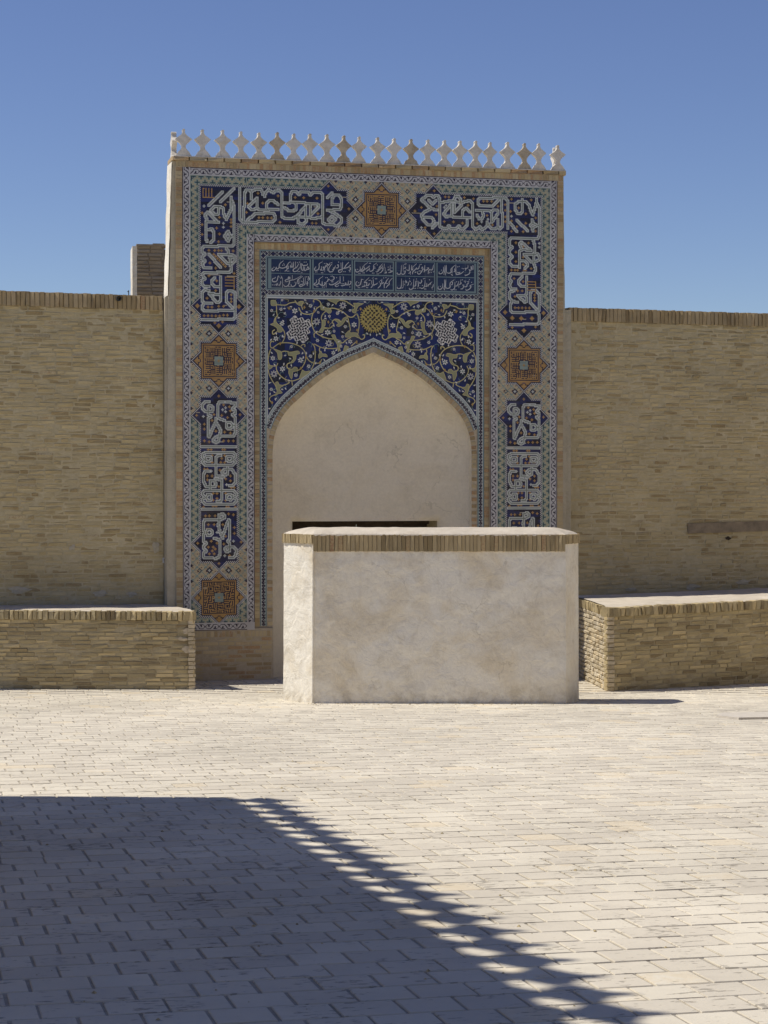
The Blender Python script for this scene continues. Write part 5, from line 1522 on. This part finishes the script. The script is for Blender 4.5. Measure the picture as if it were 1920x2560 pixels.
for j in range(-25, 26):
    for i in range(-25, 26):
        x, z = i * q, j * q
        rad, th = math.hypot(x, z), math.atan2(z, x)
        if rad > RM + 0.004: continue
        if rad > RM * 0.93:
            col = (0.012, 0.010, 0.03) if math.cos(th * 34) > -0.35 else (0.46, 0.36, 0.10)
        elif rad > RM * 0.80:
            col = (0.03, 0.02, 0.02) if math.cos(th * 34) > 0.5 and rad > RM * 0.86 else (0.46, 0.36, 0.10)
        else:
            k = math.sin(x * 95) * math.sin(z * 95) + 0.6 * math.cos(th * 8) * math.cos(rad * 75)
            col = (0.02, 0.014, 0.012) if k > 0.16 else (0.44, 0.345, 0.105)
        mb.quad((cx + x - q / 2, YF - 0.005, cz + z - q / 2), (cx + x + q / 2, YF - 0.005, cz + z - q / 2), (cx + x + q / 2, YF - 0.005, cz + z + q / 2), (cx + x - q / 2, YF - 0.005, cz + z + q / 2), col=jit(col, 0.1, r_))
mb.build('gold_medallion', 'tile', portal, kind='stuff')

# --- pierced crest: merlons
PROF = [(0.0, 0.124), (0.012, 0.114), (0.035, 0.098), (0.058, 0.083), (0.07, 0.078), (0.078, 0.070), (0.083, 0.060), (0.095, 0.050), (0.113, 0.036), (0.135, 0.029), (0.155, 0.030), (0.178, 0.042), (0.20, 0.061), (0.222, 0.085), (0.24, 0.105), (0.251, 0.118), (0.258, 0.119), (0.268, 0.100), (0.285, 0.076), (0.305, 0.048), (0.325, 0.029), (0.345, 0.019), (0.365, 0.0165), (0.378, 0.022), (0.388, 0.020), (0.40, 0.004)]
def merlon_mesh(name, k, thick, mat, seed):
    mb = MB(); r = random.Random(seed)
    pr_ = [(z * k, w * k * (1 + (r.random() - 0.5) * 0.10)) for z, w in PROF]
    t = thick / 2
    for (za, wa), (zb, wb) in zip(pr_[:-1], pr_[1:]):
        mb.quad((-wa, -t, za), (wa, -t, za), (wb, -t, zb), (-wb, -t, zb))
        mb.quad((wa, t, za), (-wa, t, za), (-wb, t, zb), (wb, t, zb))
        mb.quad((-wa, t, za), (-wa, -t, za), (-wb, -t, zb), (-wb, t, zb))
        mb.quad((wa, -t, za), (wa, t, za), (wb, t, zb), (wb, -t, zb))
    zt, wt = pr_[-1]
    mb.quad((-wt, -t, zt), (wt, -t, zt), (wt, t, zt), (-wt, t, zt))
    me = mb.mesh(name); me.materials.append(MATS[mat])
    return me
MER = [-2.81, -2.532, -2.242, -1.974, -1.71, -1.443, -1.2, -0.954, -0.701, -0.458, -0.226, 0.064, 0.309, 0.566, 0.82, 1.075, 1.316, 1.557, 1.779, 2.057, 2.324, 2.55, 2.848]
mm = [merlon_mesh('merlon', 1.0, 0.075, 'merlon', 60 + k) for k in range(6)]
md = [merlon_mesh('merlon', 1.0, 0.075, 'merlond', 70 + k) for k in range(2)]
for k, x in enumerate(MER):
    dirty = k in (5, 9, 13, 20)
    o = link('merlon', (md[k % 2] if dirty else mm[k % 6]), None, portal)
    o.location = (x, 0.035, 7.632)
    gap = min([abs(x - q) for q in MER if q != x])
    o.scale = (min(1.0, gap / 0.243), 1, 0.975 + 0.05 * er.random())
    o.rotation_euler = ((er.random() - 0.5) * 0.05, (er.random() - 0.5) * 0.035, (er.random() - 0.5) * 0.12)
    if dirty: o['label'] = 'brown stained merlon of the pierced crest'
for x in (-2.915, 2.90):
    o = link('merlon', mm[1], None, portal)
    o.location = (x, 0.30, 7.632); o.rotation_euler = (0, 0, math.pi / 2)
mb = MB(); mb.box(-2.96, 2.955, -0.02, 0.45, 7.629, 7.640); mb.build('crest_bed', 'merlon', portal)

# ------------------------------------------------------------------ brick platforms (raised benches) along the walls
def platform(name, label, p0, p1, back_len, heights, seed, side_end, depth=1.3, back_dir=None, courses=19):
    """front face from p0 to p1 (world x, y on the ground); heights at both ends"""
    r = random.Random(seed)
    p0 = Vector((p0[0], p0[1], gz(p0[1]))); p1 = Vector((p1[0], p1[1], gz(p1[1])))
    d = Vector((p1.x - p0.x, p1.y - p0.y, 0)); L = d.length
    ang = math.atan2(d.y, d.x)
    M = Matrix.Translation(p0) @ Matrix.Rotation(ang, 4, 'Z')
    root = thing(name, label, 'platform', M)
    Mi = M.inverted()
    z1 = p1.z - p0.z
    zb = lambda x: -0.12 + z1 * x / L
    zt = lambda x: heights[0] + (heights[1] + z1 - heights[0]) * x / L
    cap = 0.125
    # back corners
    if back_dir is None:
        b0, b1 = Vector((0, depth, 0)), Vector((L, depth, 0))
    else:
        b0, b1 = (Mi @ Vector((*q, 0)) for q in back_dir)
    mb = MB()
    P = []
    nx, nz = 60, 22
    for j in range(nz + 1):
        P.append([(L * i / nx, 0.012 + 0.006 * fbm(L * i / nx * 2.2, seed, j * 0.12), zb(L * i / nx) + (zt(L * i / nx) - cap * 0.3 - zb(L * i / nx)) * j / nz) for i in range(nx + 1)])
    mb.grid(P)
    t0, t1 = zt(0) - 0.03, zt(L) - 0.03
    fx0, fx1 = 0.012, L - 0.012
    mb.quad((fx0, 0.012, zb(0)), (fx0, 0.012, t0), (b0.x + 0.012, b0.y, t0), (b0.x + 0.012, b0.y, zb(0) - 0.2))
    mb.quad((fx1, 0.012, zb(L)), (b1.x - 0.012, b1.y, zb(L) - 0.2), (b1.x - 0.012, b1.y, t1), (fx1, 0.012, t1))
    mb.build('body', 'benchmortar', root)
    # mud top, slightly uneven
    mb = MB(); P = []
    for j in range(9):
        v = j / 8
        row = []
        for i in range(51):
            u = i / 50
            x = (L * u) * (1 - v) + (b0.x + (b1.x - b0.x) * u) * v
            y = -0.012 * (1 - v) + (b0.y + (b1.y - b0.y) * u) * v
            zz = (zt(L * u)) + 0.012 * fbm(x * 2.3, y * 2.3, seed) - (0.012 + 0.012 * r.random() if j == 0 else 0) + (0.012 if j > 0 else 0)
            row.append((x, y, zz))
        P.append(row)
    mb.grid(P)
    mb.build('mud_top', 'mud', root)
    bricks = []
    for k in range(courses):
        x = -r.random() * 0.2
        while x < L - 0.02:
            Lb = r.choice((0.24, 0.25, 0.255, 0.13)) * (0.92 + 0.16 * r.random())
            xa, xb = max(x, 0.0), min(x + Lb, L)
            xc = (xa + xb) / 2
            hh = (zt(xc) - cap - zb(xc)) / courses
            z = zb(xc) + hh * (k + 0.5) + 0.006 * fbm(xc * 1.1, k * 0.2, seed)
            if xb - xa > 0.04:
                bricks.append((xc, -0.002 + 0.012 * r.random(), z, xb - xa - 0.010, 0.10, hh * (0.80 + 0.1 * r.random()), (r.random() - 0.5) * 0.03 - (zt(L) - zt(0)) / L * k / courses))
            x += Lb
    # returned end (the end that shows)
    def end_bricks(xe, be, sgn):
        vx, vy = be.x - xe, be.y
        Ls = math.hypot(vx, vy)
        rot = math.atan2(vy, vx)
        out = []
        for k in range(courses):
            q = -r.random() * 0.15
            while q < Ls - 0.02:
                Lb = r.choice((0.24, 0.25, 0.13)) * (0.92 + 0.16 * r.random())
                qa, qb = max(q, 0.0), min(q + Lb, Ls)
                hh = (zt(xe) - cap - zb(xe)) / courses
                if qb - qa > 0.04:
                    qc = (qa + qb) / 2
                    n = (math.sin(rot), -math.cos(rot)) if sgn > 0 else (-math.sin(rot), math.cos(rot))
                    pr_ = 0.004 + 0.014 * r.random()
                    out.append((xe + vx * qc / Ls + n[0] * pr_, vy * qc / Ls + n[1] * pr_, zb(xe) + hh * (k + 0.5), qb - qa - 0.010, 0.10, hh * 0.82, (r.random() - 0.5) * 0.04, rot if sgn > 0 else rot + math.pi))
                q += Lb
        q = 0.0
        while q < Ls - 0.02:
            w = 0.062 + 0.01 * r.random(); qc = q + w / 2
            n = (math.sin(rot), -math.cos(rot)) if sgn > 0 else (-math.sin(rot), math.cos(rot))
            caps.append((xe + vx * qc / Ls + n[0] * 0.01, vy * qc / Ls + n[1] * 0.01, zt(xe) - cap / 2 - 0.004, w - 0.006, 0.15, cap, (r.random() - 0.5) * 0.05, rot if sgn > 0 else rot + math.pi))
            q += w
        return out
    caps = []
    x = 0.0
    while x < L - 0.02:
        w = 0.06 + 0.022 * r.random(); xc = x + w / 2
        if xc > L - 0.02: break
        caps.append((xc, -0.014 - 0.012 * r.random(), zt(xc) - cap / 2 - 0.004 - 0.004 * r.random(), w - 0.004, 0.2, cap * (0.94 + 0.15 * r.random()), (r.random() - 0.5) * 0.10))
        x += w
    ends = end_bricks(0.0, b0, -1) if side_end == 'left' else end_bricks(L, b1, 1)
    lay(ends, V_END, root, M, 80, 'brick', 'end_bricks', 'sunlit_end', r=r)
    lay(bricks, V_BENCH, root, M, 220, 'brick', 'brick_field', 'bench', r=r)
    lay(caps, V_CAP2, root, M, 120, 'coping_brick', 'coping_row', 'bench', r=r)
    return root, L, zt
MATS['sunlit_end'] = mat_brick('sunlit_end_brick', [(0.0, (0.34, 0.27, 0.16)), (0.5, (0.52, 0.43, 0.28)), (1.0, (0.64, 0.52, 0.33))], stain_amt=0.1, smear=(0.58, 0.52, 0.41), smear_amt=0.8)  # same brick as the platform front, lightened: sunlight put into the end's colour
V_END = brick_set('brick', 'sunlit_end', 24, (0.04, 0.14), 0.03, 0.07, 0.10, 33)
V_CAP2 = brick_set('coping_brick', 'bench', 30, (0.08, 0.03), 0.06, 0.04, 0.10, 29)
lp, Ll, ztl = platform('brick_platform', 'long low brick platform with a broken mud top, in front of the left wall', (-12.0, 27.72), (-2.607, 27.5), 0, (1.135, 1.08), 51, 'right', depth=1.3, back_dir=((-12.0, 28.6), (-3.15, 28.75)))
z1l = gz(27.5) - gz(27.72)
for q in ((Ll - 0.10, 0.80 + z1l, 0.09, 0.055), (Ll - 0.17, 0.70 + z1l, 0.11, 0.035), (Ll - 0.10, 0.55 + z1l, 0.11, 0.055)):
    mb = MB(); patch(mb, q[0], q[1], q[2], q[3], -0.016, q[1] * 9)
    mb.build('plaster_patch', 'edgemortar', lp)
rp, Lr, ztr = platform('brick_platform', 'low brick platform with a sunlit end, in front of the right wall', (3.05, 27.2), (9.3, 30.45), 0, (1.145, 1.27), 53, 'left', back_dir=((2.84, 29.7), (9.3, 32.6)))

# ------------------------------------------------------------------ white plastered screen block
def screen_block():
    r = random.Random(61)
    plan = [(-1.28, 25.56), (-0.887, 25.06), (2.268, 25.01), (2.47, 25.42), (2.42, 25.86), (-1.20, 25.90)]
    base = Vector((0.6, 25.4, gz(25.4)))
    M = Matrix.Translation(base)
    t = thing('screen_block', 'free standing white plastered block with a brick capped top before the niche', 'block', M)
    pl = [(x - base.x, y - base.y) for x, y in plan]
    ztop = 2.135
    zb = -0.15
    # top height relative to the base; facets displaced a little for hand made plaster
    def facet(a, b, n, m):
        P = []
        for j in range(m + 1):
            v = j / m
            z = zb + (ztop - 0.03 - zb) * v
            row = []
            for i in range(n + 1):
                u = i / n
                flare = 1.0 + 0.006 * (1 - v)
                x = (a[0] + (b[0] - a[0]) * u) * flare; y = (a[1] + (b[1] - a[1]) * u) * flare
                nx, ny = (b[1] - a[1]), -(b[0] - a[0])
                Ln = math.hypot(nx, ny); nx /= Ln; ny /= Ln
                e = min(1, min(u, 1 - u) * n / 2.0) if n > 4 else 0.4
                dsp = (0.016 * fbm(x * 1.6 + 3, y * 1.6, z * 1.6) + 0.006 * fbm(x * 6, y * 6, z * 6)) * (0.25 + 0.75 * e)
                row.append((x + nx * dsp, y + ny * dsp, z + 0.0))
            P.append(row)
        return P
    mb = MB()
    Ln = len(pl)
    for k in range(Ln):
        a, b = pl[k], pl[(k + 1) % Ln]
        n = max(6, int(math.hypot(b[0] - a[0], b[1] - a[1]) / 0.035))
        mb.grid(facet(a, b, n, 60))
    mb.build('plaster_body', 'white', t, smooth=True)
    # raised white arris between the sunlit wing and the front
    mb = MB()
    for k, rad in ((1, 0.016), (2, 0.007)):
        x, y = pl[k]
        P = []
        for j in range(41):
            z = zb + (ztop - 0.14 - zb) * j / 40
            fl = 1.0 + 0.006 * (1 - j / 40)
            w = rad * (1 + 0.25 * fbm(z * 3, k, 1))
            P.append([(x * fl + w * math.cos(q), (y - 0.002) * fl + w * math.sin(q), z) for q in np.linspace(math.pi, 2 * math.pi, 6)])
        mb.grid(P)
    mb.build('plaster_arris', 'white', t, smooth=True)
    # brick capping, on end, all round the visible sides
    bricks = []
    def run(a, b, h, w0, lift=0.0, setf=0.02):
        vx, vy = b[0] - a[0], b[1] - a[1]
        L = math.hypot(vx, vy); rot = math.atan2(vy, vx)
        nx, ny = vy / L, -vx / L
        x = 0.0
        while x < L - 0.012:
            w = min(w0 * (0.85 + 0.3 * r.random()), L - x)
            q = x + w / 2
            pr_ = setf + 0.006 * r.random()
            bricks.append((a[0] + vx * q / L + nx * pr_, a[1] + vy * q / L + ny * pr_, ztop - h / 2 + lift - 0.004 * r.random(), w - 0.001, 0.12, h * (0.985 + 0.03 * r.random()), (r.random() - 0.5) * 0.015, rot))
            x += w
    run(pl[0], pl[1], 0.115, 0.06)
    run(pl[1], pl[2], 0.212, 0.052, 0.0, 0.017)
    run(pl[2], pl[3], 0.118, 0.055)
    run(pl[3], pl[4], 0.118, 0.06)
    run(pl[4], pl[5], 0.2, 0.06)
    run(pl[5], pl[0], 0.118, 0.06)
    lay(bricks, V_CAPW, t, M, 140, 'capping_brick', 'capping_row', 'capw', r=r)
    # low domed mud top with a ragged lip
    mb = MB()
    N = 14
    ring0 = []
    for k in range(Ln):
        a, b = pl[k], pl[(k + 1) % Ln]
        m = max(2, int(math.hypot(b[0] - a[0], b[1] - a[1]) / 0.05))
        for i in range(m):
            u = i / m
            ring0.append((a[0] + (b[0] - a[0]) * u, a[1] + (b[1] - a[1]) * u))
    cxm = [min(max(x, -1.45), 1.45) for x, y in ring0]
    rings = []
    for j in range(8):
        s = j / 7
        row = []
        for (x, y), cx_ in zip(ring0, cxm):
            k2 = 1.012 - s
            xx = cx_ + (x - cx_) * k2; yy = 0.08 + (y - 0.08) * k2
            rise = 0.078 * (1 - (1 - s) ** 2.2)
            row.append((xx, yy, ztop + 0.001 + rise + 0.006 * fbm(xx * 4, yy * 4, 2) - (0.010 * r.random() if j == 0 else 0)))
        row.append(row[0])
        rings.append(row)
    mb.grid(rings)
    mb.build('mud_top', 'mud', t)
    mb = MB()
    for k in range(46):
        x = -1.45 + 3.05 * k / 46 + r.random() * 0.03
        y = 25.03 - base.y - 0.028
        w, h = 0.03 + 0.06 * r.random(), 0.008 + 0.014 * r.random()
        mb.poly([(x - w, y, ztop + 0.004), (x - w * .3, y - 0.006, ztop - h), (x + w * .5, y - 0.006, ztop - h * .6), (x + w, y, ztop + 0.004)])
    mb.build('mud_lip', 'mud', t)
MATS['capw'] = mat_brick('capping_brick', [(0.0, (0.27, 0.205, 0.11)), (0.3, (0.38, 0.295, 0.165)), (0.75, (0.46, 0.365, 0.21)), (0.93, (0.48, 0.365, 0.20)), (1.0, (0.36, 0.21, 0.12))], stain_amt=0.3)
V_CAPW = brick_set('capping_brick', 'capw', 30, (0.06, 0.015), 0.03, 0.012, 0.06, 26)
screen_block()

# ------------------------------------------------------------------ grit lying on the paving
gr_ = random.Random(91)
mb = MB()
for k in range(900):
    if k < 420:
        u = gr_.random(); x = -5.6 + 3.0 * u; y = 27.63 - 0.05 * gr_.random() ** 2 * 6 - (x + 5.6) * 0.02
    elif k < 640:
        x = -0.95 + 3.25 * gr_.random(); y = 25.0 - 0.25 * gr_.random() ** 2
    else:
        y = 7.5 + 19 * gr_.random(); x = (gr_.random() - 0.5) * 0.4 * y
    q = (0.004 + 0.010 * gr_.random() ** 3)
    p = Gi @ Vector((x, y, gz(y)))
    z0 = rise(y) + 0.001
    a = gr_.random() * 3
    pts = [(p.x + q * math.cos(a + t) * (0.7 + 0.6 * gr_.random()), p.y + q * math.sin(a + t) * (0.7 + 0.6 * gr_.random()), z0) for t in (0, 1.57, 3.14, 4.71)]
    top = (p.x, p.y, z0 + q * 0.8)
    for i in range(4):
        mb.poly([pts[i], pts[(i + 1) % 4], top], tone=gr_.random())
mb.build('grit', 'bench', None, M_GROUND, kind='stuff')
bpy.data.objects['grit']['label'] = 'loose crumbs of brick and mortar on the paving'
bpy.data.objects['grit']['category'] = 'grit'

# ------------------------------------------------------------------ stone slab lying in the court on the right
t = thing('stone_slab', 'thin pale stone slab lying on the paving at the right edge of the court', 'slab', M_GROUND @ Matrix.Translation((*(Gi @ Vector((3.98, 22.4, gz(22.4)))).xy, 0.0)))
mb = MB()
mb.poly([(0, 0, 0.026), (2.4, 0, 0.026), (2.4, 0.75, 0.026), (0.13, 0.75, 0.026), (-0.1, 0.4, 0.026)])
ring = [(0, 0), (2.4, 0), (2.4, 0.75), (0.13, 0.75), (-0.1, 0.4)]
for k in range(5):
    a, b = ring[k], ring[(k + 1) % 5]
    mb.quad((*a, -0.01), (*b, -0.01), (*b, 0.026), (*a, 0.026))
mb.build('slab', 'slab', t)

# ------------------------------------------------------------------ second portal of the court, left of the camera: it throws the crenellated shade
def second_portal():
    a = Vector((-1.16, 14.962)); dS = Vector((0.267, -0.964))
    ztop = 6.9
    trav = (ztop - gz(14.962)) / math.tan(SUN_EL)
    corner = Vector((a.x - trav * 0.9992, a.y + trav * 0.04))
    ang = math.atan2(-dS.y, -dS.x)           # local +x runs back from the camera's side to the far corner; local -y faces the court
    M = Matrix.Translation((corner.x, corner.y, gz(corner.y))) @ Matrix.Rotation(ang - math.pi, 4, 'Z')
    t = thing('brick_portal', 'plain brick portal with a crest of merlons, casting the toothed shadow on the paving', 'portal', M)
    H = ztop - gz(corner.y)
    mb = MB()
    mb.box(0, 9.2, -1.4, 0.0, -0.4, H)
    mb.build('body', 'mortar', t)
    mb = MB(); mb.box(0.0, 9.2, 0.0, 0.02, H - 0.08, H); mb.build('cornice', 'edge', t)
    # blind arch recess on the court face
    mb = MB()
    for i in range(12):
        z0 = 0.4 + i * 0.42
        w = 2.2 * (1 - max(0, (z0 - 2.8) / 2.6) ** 2)
        mb.box(4.6 - w, 4.6 + w, 0.0, 0.006, z0, z0 + 0.4)
    mb.build('arch_panel', 'niche', t)
    mes = [merlon_mesh('merlon', 2.1, 0.10, 'merlon', 90 + k) for k in range(4)]
    k = 0; x = 0.19
    while x < 9.1:
        o = link('merlon', mes[k % 4], None, t)
        o.location = (x, -0.10, H); o.scale = (0.70, 1, 1)
        x += 0.363; k += 1
second_portal()

# ------------------------------------------------------------------ two unseen court walls, added to bounce warm light into the court
def bounce_wall(name, label, x, y, length, rot, h, seed):
    r = random.Random(seed)
    M = Matrix.Translation((x, y, gz(y))) @ Matrix.Rotation(rot, 4, 'Z')
    t = thing(name, label, 'wall', M)
    mb = MB()
    mb.box(0, length, 0.0, 0.8, -1.2, h)
    mb.build('body', 'mortar', t)
    mb = MB()
    xx = 0.0
    while xx < length - 0.3:
        w = 0.28
        mb.box(xx, xx + w, -0.03, 0.83, h, h + 0.06)
        xx += w + 0.02
    mb.build('coping', 'cap', t, kind='stuff')
    for k in range(int(length // 3.2)):
        mb = MB()
        x0 = 0.9 + 3.2 * k
        for i in range(8):
            z0 = 0.9 + i * 0.36
            w = 0.75 * math.sqrt(max(0.05, 1 - (max(0, z0 - 2.0) / 1.9) ** 2))
            mb.box(x0 + 0.75 - w, x0 + 0.75 + w, -0.012, 0.0, z0, z0 + 0.35)
        mb.build('blind_arch', 'niche', t)
bounce_wall('court_wall', 'added unseen brick wall with blind arches on the right, bouncing sunlight into the court', 10.6, 32.0, 36.0, PSI - math.pi / 2, 5.4, 71)  # added for bounce light, not a real side of the court
bounce_wall('court_wall', 'added unseen brick wall with blind arches behind the camera, for bounce light', 12.0, -7.0, 26.0, PSI + math.pi, 5.4, 72)  # added for bounce light, not a real side of the court
